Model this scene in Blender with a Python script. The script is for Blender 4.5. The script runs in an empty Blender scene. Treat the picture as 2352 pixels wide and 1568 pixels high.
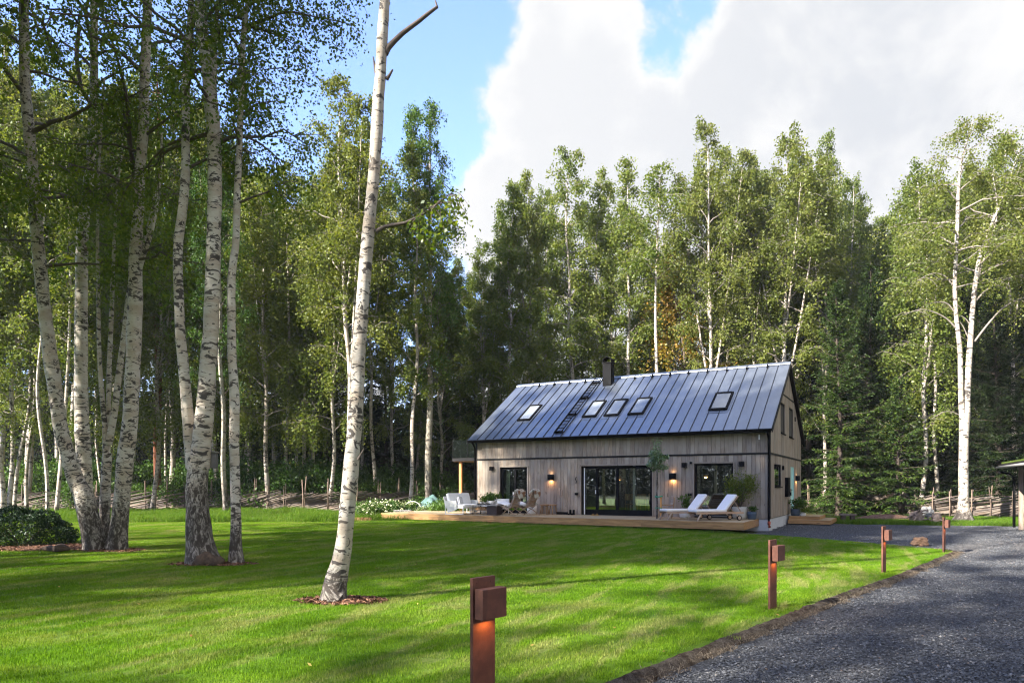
import bpy, bmesh, math, random
import numpy as np
from mathutils import Vector, Matrix, noise as mnoise
from mathutils.geometry import delaunay_2d_cdt

PI = math.pi
SC = bpy.context.scene
COL = SC.collection
random.seed(7)

# ------------------------------------------------------------------ camera, world, sun, exposure
F, CH = 1550.0, 1.6                      # focal length in pixels of a 2352 px wide picture, eye height
cam_d = bpy.data.cameras.new('camera')
cam = bpy.data.objects.new('camera', cam_d); COL.objects.link(cam)
cam.location = (0, 0, CH); cam.rotation_euler = (PI/2, 0, 0)
cam_d.sensor_width = 36; cam_d.lens = F/2352*36
cam_d.shift_y = 0.14
cam_d.clip_start = .1; cam_d.clip_end = 5000
SC.camera = cam

SUN_EL, SUN_AZ = math.radians(32), math.radians(-34)     # the sun stands to the left, a little beyond the picture plane
to_sun = Vector((-math.cos(SUN_EL)*math.cos(SUN_AZ), math.cos(SUN_EL)*math.sin(SUN_AZ), math.sin(SUN_EL)))
sun_d = bpy.data.lights.new('sun', 'SUN'); sun_d.energy = 3.5; sun_d.angle = math.radians(.8); sun_d.color = (1, .94, .83)
sun = bpy.data.objects.new('sun', sun_d); COL.objects.link(sun)
sun.rotation_euler = to_sun.to_track_quat('Z', 'Y').to_euler(); sun.location = (-30, 5, 30)

EXPOSURE = 2.65
SKY_STRENGTH = .088
CLOUD = .160
world = bpy.data.worlds.new('World'); SC.world = world; world.use_nodes = True


class NT:
    """small helper for node trees"""
    def __init__(s, tree):
        s.t = tree; s.n = tree.nodes; s.l = tree.links
    def add(s, typ, **kw):
        nd = s.n.new(typ)
        for k, v in kw.items():
            if k in nd.bl_rna.properties: setattr(nd, k, v)
        return nd
    def put(s, sock, v):
        if hasattr(v, 'is_output') or isinstance(v, bpy.types.NodeSocket): s.l.new(v, sock)
        else:
            if isinstance(v, (tuple, list)) and len(v) == 3 and sock.type == 'RGBA': v = (*v, 1)
            sock.default_value = v
    def math(s, op, a, b=0.0, clamp=False, c=None):
        nd = s.n.new('ShaderNodeMath'); nd.operation = op; nd.use_clamp = clamp
        s.put(nd.inputs[0], a); s.put(nd.inputs[1], b)
        if c is not None: s.put(nd.inputs[2], c)
        return nd.outputs[0]
    def vmath(s, op, a, b=(0, 0, 0)):
        nd = s.n.new('ShaderNodeVectorMath'); nd.operation = op
        s.put(nd.inputs[0], a); s.put(nd.inputs[1], b)
        return nd.outputs['Value'] if op in ('DOT_PRODUCT', 'LENGTH', 'DISTANCE') else nd.outputs[0]
    def noise(s, vec, scale, detail=3, rough=.55, dist=0):
        nd = s.n.new('ShaderNodeTexNoise')
        if vec is not None: s.l.new(vec, nd.inputs['Vector'])
        nd.inputs['Scale'].default_value = scale; nd.inputs['Detail'].default_value = detail
        nd.inputs['Roughness'].default_value = rough; nd.inputs['Distortion'].default_value = dist
        return nd.outputs['Fac']
    def mapr(s, v, a, b, c=0, d=1, smooth=True):
        nd = s.n.new('ShaderNodeMapRange'); nd.interpolation_type = 'SMOOTHSTEP' if smooth else 'LINEAR'
        s.put(nd.inputs[0], v); nd.inputs[1].default_value = a; nd.inputs[2].default_value = b
        nd.inputs[3].default_value = c; nd.inputs[4].default_value = d
        return nd.outputs[0]
    def streak(s, vec, deg, along, across):
        return s.mapping(s.mapping(vec, (1, 1, 1), (0, 0, -math.radians(deg))), (along, across, 1))
    def mix(s, f, a, b, mode='MIX'):
        nd = s.n.new('ShaderNodeMix'); nd.data_type = 'RGBA'; nd.blend_type = mode
        s.put(nd.inputs[0], f); s.put(nd.inputs[6], a); s.put(nd.inputs[7], b)
        return nd.outputs[2]
    def mapping(s, vec, scale=(1, 1, 1), rot=(0, 0, 0)):
        nd = s.n.new('ShaderNodeMapping'); s.l.new(vec, nd.inputs[0])
        nd.inputs['Scale'].default_value = scale; nd.inputs['Rotation'].default_value = rot
        return nd.outputs[0]
    def ramp(s, f, stops):
        nd = s.n.new('ShaderNodeValToRGB'); s.put(nd.inputs[0], f)
        e = nd.color_ramp.elements
        while len(e) < len(stops): e.new(.5)
        for el, (p, c) in zip(e, stops): el.position = p; el.color = (*c, 1)
        return nd.outputs[0]


def pdir(x, y):
    return Vector(((x-1176)/F, 1, (1113-y)/F)).normalized()


def build_world():
    w = NT(world.node_tree); w.n.clear()
    out = w.add('ShaderNodeOutputWorld')
    sky = w.add('ShaderNodeTexSky'); sky.sky_type = 'NISHITA'; sky.sun_disc = False
    sky.sun_elevation = SUN_EL; sky.sun_rotation = math.atan2(to_sun.x, to_sun.y)
    sky.air_density = 1.0; sky.dust_density = .4; sky.ozone_density = 3.0
    tc = w.add('ShaderNodeTexCoord').outputs['Generated']
    d = w.vmath('NORMALIZE', tc)
    sep = w.add('ShaderNodeSeparateXYZ'); w.l.new(d, sep.inputs[0])
    # big bank of cumulus: everything right of a ragged edge, a blue hole near its top, low cloud all round the horizon
    big = w.noise(d, 3.1, 8, .6, .25)
    fine = w.noise(d, 11, 6, .62, .3)
    side = w.math('MULTIPLY_ADD', sep.outputs[0], 2.6, c=.18)
    side = w.math('MINIMUM', w.math('MAXIMUM', side, -.35), .42)
    den = w.math('ADD', side, w.math('MULTIPLY', w.math('SUBTRACT', big, .5), 2.3))
    den = w.math('ADD', den, w.math('MULTIPLY', w.math('SUBTRACT', fine, .5), 1.5))
    den = w.math('ADD', den, w.math('MULTIPLY', w.math('SUBTRACT', w.noise(d, 34, 5, .65, .4), .5), .55))
    def blob(x, y, k, amt):
        c = w.vmath('DOT_PRODUCT', d, tuple(pdir(x, y)))
        return w.math('MULTIPLY', w.mapr(c, math.cos(k), 1.0), amt)
    for x, y, k, a in ((1480, 10, .14, -.8), (1560, 60, .08, -.35), (1655, 130, .06, .35), (1760, 130, .05, -.22), (1160, 10, .09, -.4), (1320, 150, .13, .5), (1190, 330, .12, .28), (1900, 420, .5, .7), (2200, 100, .22, .45),
                       (1110, 510, .10, .6), (560, 440, .08, .5), (700, 250, .32, -.6), (1010, 300, .08, -.25), (950, 60, .15, -.3), (300, 150, .3, -.5), (1100, 200, .05, .30), (1180, 230, .03, -.2)):
        den = w.math('ADD', den, blob(x, y, k, a))
    den = w.math('ADD', den, w.mapr(sep.outputs[1], .25, -.5, 0, .35))  # denser cloud out of view behind the camera, added for fill light
    low = w.mapr(sep.outputs[2], .30, .02, 0, .55)
    den = w.math('ADD', den, low)
    high = w.mapr(sep.outputs[2], .58, .75, 0, -.10)
    den = w.math('ADD', den, high)
    fac = w.mapr(den, -.05, .36)
    shade = w.noise(d, 5.2, 5, .6, .2)
    greyness = w.math('MULTIPLY', w.math('MULTIPLY', w.mapr(shade, .38, .60), w.mapr(den, .25, .8)), w.mapr(sep.outputs[0], .0, .5, .45, 1))
    ccol = w.mix(greyness, (1.0, 1.0, 1.0), (.76, .79, .84))
    bg1 = w.add('ShaderNodeBackground'); w.l.new(w.mix(1.0, sky.outputs[0], (.98, .92, 1.10), 'MULTIPLY'), bg1.inputs[0]); bg1.inputs[1].default_value = SKY_STRENGTH
    bg2 = w.add('ShaderNodeBackground'); w.l.new(ccol, bg2.inputs[0]); bg2.inputs[1].default_value = CLOUD
    mx = w.add('ShaderNodeMixShader'); w.l.new(fac, mx.inputs[0]); w.l.new(bg1.outputs[0], mx.inputs[1]); w.l.new(bg2.outputs[0], mx.inputs[2])
    w.l.new(mx.outputs[0], out.inputs[0])
build_world()

vs = SC.view_settings
vs.view_transform = 'Standard'; vs.look = 'None'; vs.exposure = EXPOSURE; vs.gamma = 1; vs.use_curve_mapping = False
cy = SC.cycles
cy.max_bounces = 9; cy.diffuse_bounces = 5; cy.glossy_bounces = 3; cy.transmission_bounces = 6; cy.transparent_max_bounces = 8
cy.use_denoising = True
cy.caustics_reflective = False; cy.caustics_refractive = False
cy.sample_clamp_indirect = 6
cy.filter_width = 1.2


# ------------------------------------------------------------------ mesh helpers
def AT(x, y, Z):
    """point seen at pixel (x, y) of the 2352 px picture at depth Z"""
    return Vector(((x-1176)/F*Z, Z, CH+(1113-y)/F*Z))


def np_mesh(name, V, Q, uv=None, smooth=False):
    """V (n,3), Q (m,k) faces of k corners"""
    V = np.asarray(V, np.float32); Q = np.asarray(Q, np.int32); k = Q.shape[1]
    me = bpy.data.meshes.new(name)
    me.vertices.add(len(V)); me.vertices.foreach_set('co', V.ravel())
    me.loops.add(Q.size); me.loops.foreach_set('vertex_index', Q.ravel())
    me.polygons.add(len(Q)); me.polygons.foreach_set('loop_start', np.arange(0, Q.size, k, dtype=np.int32))
    if uv is not None:
        l = me.uv_layers.new(name='UVMap'); l.data.foreach_set('uv', np.asarray(uv, np.float32)[Q.ravel()].ravel())
    me.update(calc_edges=True)
    me.polygons.foreach_set('use_smooth', np.full(len(Q), smooth))
    return me


def link(name, me, mat=None, parent=None, loc=(0, 0, 0), rz=0, rot=None):
    o = bpy.data.objects.new(name, me); COL.objects.link(o)
    if mat and me is not None:
        if len(me.materials) == 0: me.materials.append(mat)
    o.location = loc
    o.rotation_euler = rot if rot else (0, 0, rz)
    if parent: o.parent = parent
    return o


def tag(o, label=None, cat=None, group=None, kind=None):
    if label: o['label'] = label
    if cat: o['category'] = cat
    if group: o['group'] = group
    if kind: o['kind'] = kind
    return o


def thing(name, label, cat, loc=(0, 0, 0), rz=0, group=None):
    o = bpy.data.objects.new(name, None); COL.objects.link(o)
    o.empty_display_size = .2; o.location = loc; o.rotation_euler = (0, 0, rz)
    return tag(o, label, cat, group)


def dup(root, loc, rz=0, label=None, group=None, scale=None):
    r = root.copy(); COL.objects.link(r); r.location = loc; r.rotation_euler = (0, 0, rz)
    if label: r['label'] = label
    if group: r['group'] = group
    if scale: r.scale = scale
    for ch in list(root.children):
        c = ch.copy(); COL.objects.link(c); c.parent = r
        for g in list(ch.children):
            e = g.copy(); COL.objects.link(e); e.parent = c
    return r


class MB:
    """collects shapes into one mesh"""
    def __init__(s): s.bm = bmesh.new()
    def box(s, x0, x1, y0, y1, z0, z1, bev=0):
        r = bmesh.ops.create_cube(s.bm, size=1, matrix=Matrix.Translation(((x0+x1)/2, (y0+y1)/2, (z0+z1)/2)) @ Matrix.Diagonal((abs(x1-x0), abs(y1-y0), abs(z1-z0), 1)))
        if bev:
            ed = list({e for v in r['verts'] for e in v.link_edges})
            bmesh.ops.bevel(s.bm, geom=ed, offset=bev, segments=2, profile=.6, affect='EDGES')
        return s
    def beam(s, a, b, w, h, up=(0, 0, 1), bev=0):
        a = Vector(a); b = Vector(b); d = (b-a); L = d.length; d.normalize()
        sx = d.cross(Vector(up)); sx = sx.normalized() if sx.length > 1e-5 else Vector((1, 0, 0))
        sz = sx.cross(d)
        m = Matrix((sx, d, sz)).transposed().to_4x4(); m.translation = (a+b)/2
        r = bmesh.ops.create_cube(s.bm, size=1, matrix=m @ Matrix.Diagonal((w, L, h, 1)))
        if bev:
            ed = list({e for v in r['verts'] for e in v.link_edges})
            bmesh.ops.bevel(s.bm, geom=ed, offset=bev, segments=2, profile=.6, affect='EDGES')
        return s
    def tube(s, pts, rad, sides=8, cap=True):
        pts = [Vector(p) for p in pts]
        if not hasattr(rad, '__len__'): rad = [rad]*len(pts)
        rings = []
        for i, p in enumerate(pts):
            t = (pts[min(i+1, len(pts)-1)]-pts[max(i-1, 0)]).normalized()
            a = t.cross(Vector((0, 0, 1)) if abs(t.z) < .9 else Vector((0, 1, 0))).normalized(); b = t.cross(a)
            rings.append([s.bm.verts.new(p+(a*math.cos(k*2*PI/sides)+b*math.sin(k*2*PI/sides))*rad[i]) for k in range(sides)])
        for i in range(len(rings)-1):
            for k in range(sides):
                f = s.bm.faces.new((rings[i][k], rings[i][(k+1) % sides], rings[i+1][(k+1) % sides], rings[i+1][k])); f.smooth = True
        if cap:
            s.bm.faces.new(rings[0][::-1]); s.bm.faces.new(rings[-1])
        return s
    def lathe(s, prof, c=(0, 0, 0), sides=20):
        rings = [[s.bm.verts.new((c[0]+r*math.cos(k*2*PI/sides), c[1]+r*math.sin(k*2*PI/sides), c[2]+z)) for k in range(sides)] for r, z in prof]
        for i in range(len(rings)-1):
            for k in range(sides):
                f = s.bm.faces.new((rings[i][k], rings[i][(k+1) % sides], rings[i+1][(k+1) % sides], rings[i+1][k])); f.smooth = True
        s.bm.faces.new(rings[0][::-1]); s.bm.faces.new(rings[-1])
        return s
    def prism(s, poly, axis, a, b):
        """poly: 2D outline in the two other axes, extruded from a to b along axis 0/1/2"""
        def P(q, t): return {0: (t, q[0], q[1]), 1: (q[0], t, q[1]), 2: (q[0], q[1], t)}[axis]
        A = [s.bm.verts.new(P(q, a)) for q in poly]; B = [s.bm.verts.new(P(q, b)) for q in poly]
        n = len(poly)
        s.bm.faces.new(A); s.bm.faces.new(B[::-1])
        for i in range(n): s.bm.faces.new((A[i], B[i], B[(i+1) % n], A[(i+1) % n]))
        return s
    def quad(s, *p):
        s.bm.faces.new([s.bm.verts.new(q) for q in p]); return s
    def mesh(s, name, mat=None, fix=True):
        if fix: bmesh.ops.recalc_face_normals(s.bm, faces=s.bm.faces)
        me = bpy.data.meshes.new(name); s.bm.to_mesh(me); s.bm.free()
        if mat: me.materials.append(mat)
        return me
    def build(s, name, mat, parent=None, **k):
        return link(name, s.mesh(name, mat), None, parent, **k)


# ------------------------------------------------------------------ materials
def new_mat(name):
    m = bpy.data.materials.new(name); m.use_nodes = True
    t = NT(m.node_tree); t.n.clear()
    t.out = t.add('ShaderNodeOutputMaterial')
    return m, t


def principled(t, col, rough=.6, metal=0, spec=.4, bump=None, bstr=.3, bdist=.01):
    p = t.add('ShaderNodeBsdfPrincipled')
    t.put(p.inputs['Base Color'], col); t.put(p.inputs['Roughness'], rough); p.inputs['Metallic'].default_value = metal
    p.inputs['Specular IOR Level'].default_value = spec
    if bump is not None:
        b = t.add('ShaderNodeBump'); b.inputs['Strength'].default_value = bstr; b.inputs['Distance'].default_value = bdist
        t.l.new(bump, b.inputs['Height']); t.l.new(b.outputs[0], p.inputs['Normal'])
    t.l.new(p.outputs[0], t.out.inputs[0])
    return p


def simple(name, col, rough=.6, metal=0, var=.15, scale=6, spec=.4, bump=0):
    m, t = new_mat(name)
    co = t.add('ShaderNodeTexCoord').outputs['Object']
    n = t.noise(co, scale, 4, .6)
    c = t.mix(1.0, col, t.ramp(n, [(.25, (1-var,)*3), (.75, (1+var*.6,)*3)]), 'MULTIPLY')
    principled(t, c, t.mapr(n, .3, .7, max(.02, rough-.08), min(1, rough+.08)), metal, spec, n if bump else None, bump)
    return m


def wood(name, col, grey=None, axis=2, rough=.65, rnd=.35, scale=1.0, spec=.25):
    """grain along one axis; tone varies from object to object"""
    m, t = new_mat(name)
    co = t.add('ShaderNodeTexCoord').outputs['Object']
    oi = t.add('ShaderNodeObjectInfo')
    off = t.vmath('ADD', co, t.vmath('MULTIPLY', oi.outputs['Location'], (3.1, 5.7, 2.3)))
    addr = t.add('ShaderNodeCombineXYZ'); r37 = t.math('MULTIPLY', oi.outputs['Random'], 37.0)
    for i in range(3): t.l.new(r37, addr.inputs[i])
    off = t.vmath('ADD', co, addr.outputs[0])
    sc = [14*scale]*3; sc[axis] = .9*scale
    g = t.noise(t.mapping(off, sc), 2.2, 5, .65, .6)
    sc2 = [5*scale]*3; sc2[axis] = 1.6*scale
    k = t.noise(t.mapping(off, sc2), 1.6, 2, .5)
    knots = t.mapr(k, .70, .76, 0, .75)
    c = t.mix(t.mapr(g, .3, .72), tuple(v*.62 for v in col), tuple(min(1, v*1.25) for v in col))
    if grey: c = t.mix(t.mapr(t.noise(off, 1.1*scale, 3), .35, .65), c, grey)
    c = t.mix(knots, c, tuple(v*.25 for v in col))
    c = t.mix(1.0, c, t.ramp(oi.outputs['Random'], [(0, (1-rnd, 1-rnd, 1-rnd*.9)), (.5, (1, .98, .96)), (1, (1+rnd*.8, 1+rnd*.72, 1+rnd*.6))]), 'MULTIPLY')
    principled(t, c, rough, 0, spec, g, .25, .004)
    return m


def leaf_mat(name, cols, trans=.45, tcol=(1.25, 1.3, .45), gloss=.012, patch=.25):
    """cols: dark, mid, light - picked per leaf and per clump"""
    m, t = new_mat(name)
    ge = t.add('ShaderNodeNewGeometry'); co = t.add('ShaderNodeTexCoord').outputs['Object']; oi = t.add('ShaderNodeObjectInfo')
    n = t.noise(co, patch*2.6, 3, .6)
    f = t.math('ADD', t.math('MULTIPLY', ge.outputs['Random Per Island'], .6), t.math('MULTIPLY', t.mapr(n, .3, .7), .4))
    f = t.math('ADD', f, t.math('MULTIPLY', t.math('SUBTRACT', oi.outputs['Random'], .5), .28), True)
    c = t.ramp(f, [(.05, cols[0]), (.5, cols[1]), (.92, cols[2])])
    di = t.add('ShaderNodeBsdfDiffuse'); t.l.new(c, di.inputs[0])
    tr = t.add('ShaderNodeBsdfTranslucent'); t.l.new(t.mix(1.0, c, tcol, 'MULTIPLY'), tr.inputs[0])
    mx = t.add('ShaderNodeMixShader'); mx.inputs[0].default_value = trans
    t.l.new(di.outputs[0], mx.inputs[1]); t.l.new(tr.outputs[0], mx.inputs[2])
    gl = t.add('ShaderNodeBsdfGlossy'); gl.inputs['Roughness'].default_value = .42; gl.inputs[0].default_value = (.9, .95, .9, 1)
    m2 = t.add('ShaderNodeMixShader'); m2.inputs[0].default_value = gloss
    t.l.new(mx.outputs[0], m2.inputs[1]); t.l.new(gl.outputs[0], m2.inputs[2])
    t.l.new(m2.outputs[0], t.out.inputs[0])
    return m


def birch_bark(name, base_h=1.0, fine=1.0, white=(.50, .465, .41), dark_amt=1.0, limb=(.085, .066, .055)):
    m, t = new_mat(name)
    uv = t.add('ShaderNodeUVMap').outputs[0]
    oi = t.add('ShaderNodeObjectInfo')
    rnd = t.math('MULTIPLY', oi.outputs['Random'], 31.0)
    cmb = t.add('ShaderNodeCombineXYZ'); t.l.new(rnd, cmb.inputs[2])
    p = t.vmath('ADD', uv, cmb.outputs[0])
    sep = t.add('ShaderNodeSeparateXYZ'); t.l.new(uv, sep.inputs[0])
    lent = t.noise(t.mapping(p, (9*fine, 55*fine, 1)), 1, 2, .5)            # thin lenticels
    pat = t.noise(t.mapping(p, (4.2*fine, 8.5*fine, 1)), 1, 4, .62, 1.3)       # black scars
    zone = t.noise(t.mapping(p, (.8, .9, 1)), 1, 2, .5)
    pat = t.math('ADD', pat, t.math('MULTIPLY', t.math('SUBTRACT', zone, .52), .28))
    chv = t.noise(t.mapping(p, (2.6*fine, 7*fine, 1)), 1, 3, .6, .9)
    tone = t.noise(t.mapping(p, (1.5, 3.5, 1)), 1, 4, .6)
    crag = t.noise(t.mapping(p, (16*fine, 6*fine, 1)), 1, 5, .7, .8)           # fissured foot
    c = t.mix(t.mapr(tone, .3, .7), white, tuple(v*f for v, f in zip(white, (.74, .66, .58))))
    c = t.mix(t.mapr(lent, .60, .68, 0, .55), c, (.20, .16, .13))
    c = t.mix(t.mapr(pat, .590-.045*dark_amt, .625-.035*dark_amt, 0, .95), c, (.035, .03, .028))
    c = t.mix(t.mapr(chv, .605, .64, 0, .9), c, (.045, .036, .03))
    c = t.mix(t.mapr(sep.outputs[1], 140, 150), c, limb)
    hz = t.math('ADD', sep.outputs[1], t.math('MULTIPLY', t.math('SUBTRACT', pat, .5), base_h*2.2))
    hz = t.math('ADD', hz, t.math('MULTIPLY', t.math('SUBTRACT', crag, .5), base_h*1.6))
    foot = t.mapr(hz, base_h*1.15, base_h*.55)
    cf = t.mix(t.mapr(crag, .45, .66), (.045, .036, .03), (.30, .27, .24))
    c = t.mix(foot, c, cf)
    hgt = t.math('ADD', t.math('MULTIPLY', crag, t.math('MULTIPLY', foot, 1.5)), t.math('MULTIPLY', t.math('ADD', lent, pat), .35))
    principled(t, c, .7, 0, .25, hgt, .7, .02)
    return m


M = {}
M['birch'] = birch_bark('birch_bark', 1.0)
M['birch_v'] = birch_bark('birch_bark_dark_foot', 1.5)
M['birch_f'] = birch_bark('birch_bark_fissured_foot', 2.1)
M['birch_low'] = birch_bark('birch_bark_short_foot', .5, 1.0, (.40, .372, .33), 1.4)
M['birch_far'] = birch_bark('birch_bark_forest', .5, .6, (.46, .42, .365), .8, (.22, .19, .16))
M['aspen'] = birch_bark('aspen_bark', 2.0, .8, (.34, .32, .27), .3)
M['pine_bark'] = simple('pine_bark', (.17, .07, .04), .85, 0, .5, 9, .1, .6)
M['spruce_bark'] = simple('spruce_bark', (.07, .055, .045), .9, 0, .5, 9, .1, .6)
M['twig'] = simple('twig_bark', (.10, .075, .055), .8, 0, .4, 12, .2)
M['leaf'] = leaf_mat('birch_leaves', [(.060, .095, .016), (.115, .155, .028), (.20, .215, .050)], .45, (1.25, 1.25, .5))
M['leaf_yellow'] = leaf_mat('birch_leaves_yellowing', [(.085, .115, .020), (.145, .170, .034), (.22, .225, .052)], .45, (1.2, 1.15, .5))
M['leaf_near'] = leaf_mat('birch_leaves_close', [(.040, .080, .012), (.085, .130, .020), (.16, .19, .030)], .5, (1.55, 1.5, .32), .02, .3)
M['leaf_orange'] = leaf_mat('rowan_leaves_turning', [(.09, .12, .018), (.17, .16, .025), (.30, .17, .03)], .4, (1.2, 1.1, .5))
M['needle'] = leaf_mat('spruce_needles', [(.013, .026, .008), (.028, .052, .012), (.075, .110, .018)], .12, (1.2, 1.2, .5), .01, .3)
M['needle_dark'] = leaf_mat('spruce_needles_dark', [(.008, .016, .006), (.015, .027, .008), (.034, .048, .010)], .1, (1.2, 1.2, .5), .01, .3)
M['shrub'] = leaf_mat('undergrowth_leaves', [(.028, .070, .014), (.062, .120, .022), (.11, .17, .032)], .32, (1.2, 1.3, .5))
M['bush'] = leaf_mat('evergreen_bush_leaves', [(.007, .020, .009), (.015, .036, .015), (.034, .064, .022)], .15, (1, 1.1, .6), .025)
M['flower'] = leaf_mat('white_flowers', [(.45, .48, .26), (.62, .62, .40), (.75, .74, .55)], .2, (1, 1, .8), .02)
M['bamboo'] = leaf_mat('bamboo_leaves', [(.05, .085, .010), (.11, .15, .02), (.22, .22, .035)], .4, (1.2, 1.2, .5))
M['pear'] = leaf_mat('young_tree_leaves', [(.05, .11, .03), (.10, .18, .05), (.22, .28, .12)], .3, (1.2, 1.2, .6), .12)
M['fern'] = leaf_mat('pot_plant_leaves', [(.03, .07, .012), (.07, .13, .02), (.16, .21, .04)], .35, (1.2, 1.2, .5))

M['board'] = wood('weathered_cladding', (.29, .232, .178), (.315, .275, .225), 2, .75, .22)
M['core'] = simple('dark_wall_lining', (.05, .045, .04), .8)
M['deck'] = wood('deck_wood', (.42, .325, .20), None, 0, .6, .14, .8)
M['deck_face'] = wood('deck_fascia_wood', (.36, .205, .085), None, 0, .6, .15, .6)
M['post_wood'] = wood('larch_post', (.55, .27, .09), None, 2, .55, .1)
M['pole_grey'] = wood('grey_post_wood', (.27, .21, .17), None, 2, .7, .1)
M['teak'] = wood('teak', (.42, .27, .17), (.40, .33, .27), 0, .6, .15)
M['stool'] = wood('stool_wood', (.33, .20, .10), None, 2, .6, .15)
M['rail'] = wood('fence_rail_wood', (.165, .14, .12), (.14, .105, .082), 1, .8, .45)
M['stake'] = wood('fence_stake_wood', (.17, .125, .095), None, 2, .8, .35)
M['black'] = simple('black_metal', (.0055, .0055, .0062), .7, 0, .1, 5, .1)
M['blackwood'] = simple('black_painted_wood', (.012, .011, .011), .6, 0, .2, 5, .2)
M['white'] = simple('white_fabric', (.78, .78, .77), .85, 0, .06, 30, .2)
M['offwhite'] = simple('off_white_fabric', (.60, .59, .55), .85, 0, .08, 30, .2)
M['cushion'] = simple('lounger_cushion', (.76, .73, .70), .9, 0, .06, 20, .1)
M['whitepot'] = simple('white_ceramic', (.74, .73, .71), .45, 0, .05, 8)
M['stonepot'] = simple('beige_stone_pot', (.46, .43, .36), .8, 0, .12, 10)
M['bluepot'] = simple('dark_blue_pot', (.05, .075, .105), .5, 0, .2, 8)
M['concrete'] = simple('foundation_concrete', (.50, .51, .52), .85, 0, .18, 3, .3, .2)
M['firebox'] = wood('dark_slatted_wood', (.05, .035, .032), None, 0, .5, .2)
M['greytop'] = simple('grey_table_top', (.23, .22, .21), .5, 0, .1)
M['mint'] = simple('mint_green_paint', (.42, .70, .66), .45, 0, .05)
M['mulch'] = simple('bark_mulch', (.12, .062, .040), .95, 0, .7, 14, .1, 1.0)
M['driftwood'] = simple('rotten_wood', (.09, .065, .05), .9, 0, .6, 10, .1, .8)
M['rock'] = simple('brown_rock', (.19, .115, .072), .9, 0, .4, 6, .1, .8)
M['stonegrey'] = simple('grey_rock', (.34, .33, .31), .9, 0, .35, 6, .1, .8)
M['tarp'] = simple('green_tarpaulin', (.085, .15, .14), .5, 0, .25, 4, .5, .2)
M['green'] = simple('green_strap', (.02, .28, .16), .6)
M['nestbox'] = simple('grey_plywood', (.13, .12, .12), .7, 0, .25, 5)
M['curtain'] = simple('linen_curtain', (.45, .52, .38), .9, 0, .1, 5)
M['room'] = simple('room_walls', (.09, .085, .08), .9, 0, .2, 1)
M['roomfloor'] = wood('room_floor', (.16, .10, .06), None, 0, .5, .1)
M['sedum'] = simple('sedum_roof', (.10, .14, .025), .95, 0, .6, 20, .1, 1.0)
M['heap'] = simple('dry_leaf_heap', (.18, .105, .075), .95, 0, .7, 12, .1, 1)
M['earth'] = simple('garden_soil', (.075, .055, .042), .95, 0, .5, 8, .1, .8)


def corten():
    m, t = new_mat('corten_steel')
    co = t.add('ShaderNodeTexCoord').outputs['Object']
    n = t.noise(co, 5, 6, .65); f = t.noise(co, 60, 3, .6)
    st = t.noise(t.mapping(co, (14, 14, 1.2)), 1, 4, .6)
    c = t.mix(t.mapr(n, .35, .7), (.085, .030, .019), (.155, .058, .034))
    c = t.mix(t.mapr(st, .5, .75, 0, .5), c, (.055, .022, .016))
    c = t.mix(t.mapr(f, .66, .74, 0, .35), c, (.26, .11, .06))
    principled(t, c, .62, 0, .35, f, .12, .002)
    return m
M['corten'] = corten()


def roof_metal():
    m, t = new_mat('standing_seam_metal')
    co = t.add('ShaderNodeTexCoord').outputs['Object']
    n = t.noise(co, .9, 3, .5); g = t.noise(t.mapping(co, (3, 1.2, 1.2)), 1.2, 4, .6)
    c = t.mix(t.mapr(g, .3, .7), (.255, .288, .345), (.305, .337, .39))
    oi = t.add('ShaderNodeObjectInfo')
    c = t.mix(1.0, c, t.ramp(oi.outputs['Random'], [(0, (.93,)*3), (1, (1.07,)*3)]), 'MULTIPLY')
    p = principled(t, c, t.mapr(g, .3, .7, .30, .40), .85, .5, n, .05, .05)
    return m
M['roof'] = roof_metal()
M['seam'] = simple('dark_seam_metal', (.028, .033, .044), .45, .3, .1, 5, .3)


def glass(name, refl=.10, k=1.6):
    """window pane: reflects at grazing angles, lets the dark room show through"""
    m, t = new_mat(name)
    fr = t.add('ShaderNodeFresnel'); fr.inputs[0].default_value = 1.5
    f = t.math('ADD', t.math('MULTIPLY', fr.outputs[0], k), refl, True)
    gl = t.add('ShaderNodeBsdfGlossy'); gl.inputs['Roughness'].default_value = .01; gl.inputs[0].default_value = (.9, .95, .95, 1)
    tr = t.add('ShaderNodeBsdfTransparent'); tr.inputs[0].default_value = (.82, .88, .86, 1)
    mx = t.add('ShaderNodeMixShader'); t.l.new(f, mx.inputs[0]); t.l.new(tr.outputs[0], mx.inputs[1]); t.l.new(gl.outputs[0], mx.inputs[2])
    t.l.new(mx.outputs[0], t.out.inputs[0])
    return m
M['glass'] = glass('window_glass')
M['railglass'] = glass('railing_glass', 0, .7)


def sky_pane():
    m, t = new_mat('skylight_pane')
    co = t.add('ShaderNodeTexCoord').outputs['Object']; n = t.noise(co, 1.2, 2)
    p = principled(t, t.mix(n, (.17, .19, .21), (.22, .24, .26)), .05, 0, .8)
    return m
M['skypane'] = sky_pane()


def emit(name, col, s):
    m, t = new_mat(name)
    e = t.add('ShaderNodeEmission'); e.inputs[0].default_value = (*col, 1); e.inputs[1].default_value = s
    t.l.new(e.outputs[0], t.out.inputs[0]); return m
M['lampglow'] = emit('warm_lamp_face', (1, .55, .2), 6)
M['pendant'] = emit('pendant_bulb', (1, .42, .12), 5)


def sheep():
    m, t = new_mat('sheepskin_wool')
    co = t.add('ShaderNodeTexCoord').outputs['Object']
    n = t.noise(co, 5.5, 2, .5)
    c = t.mix(t.mapr(n, .46, .56), (.78, .74, .66), (.36, .19, .10))
    principled(t, c, .95, 0, .05)
    return m
M['sheep'] = sheep()


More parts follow.
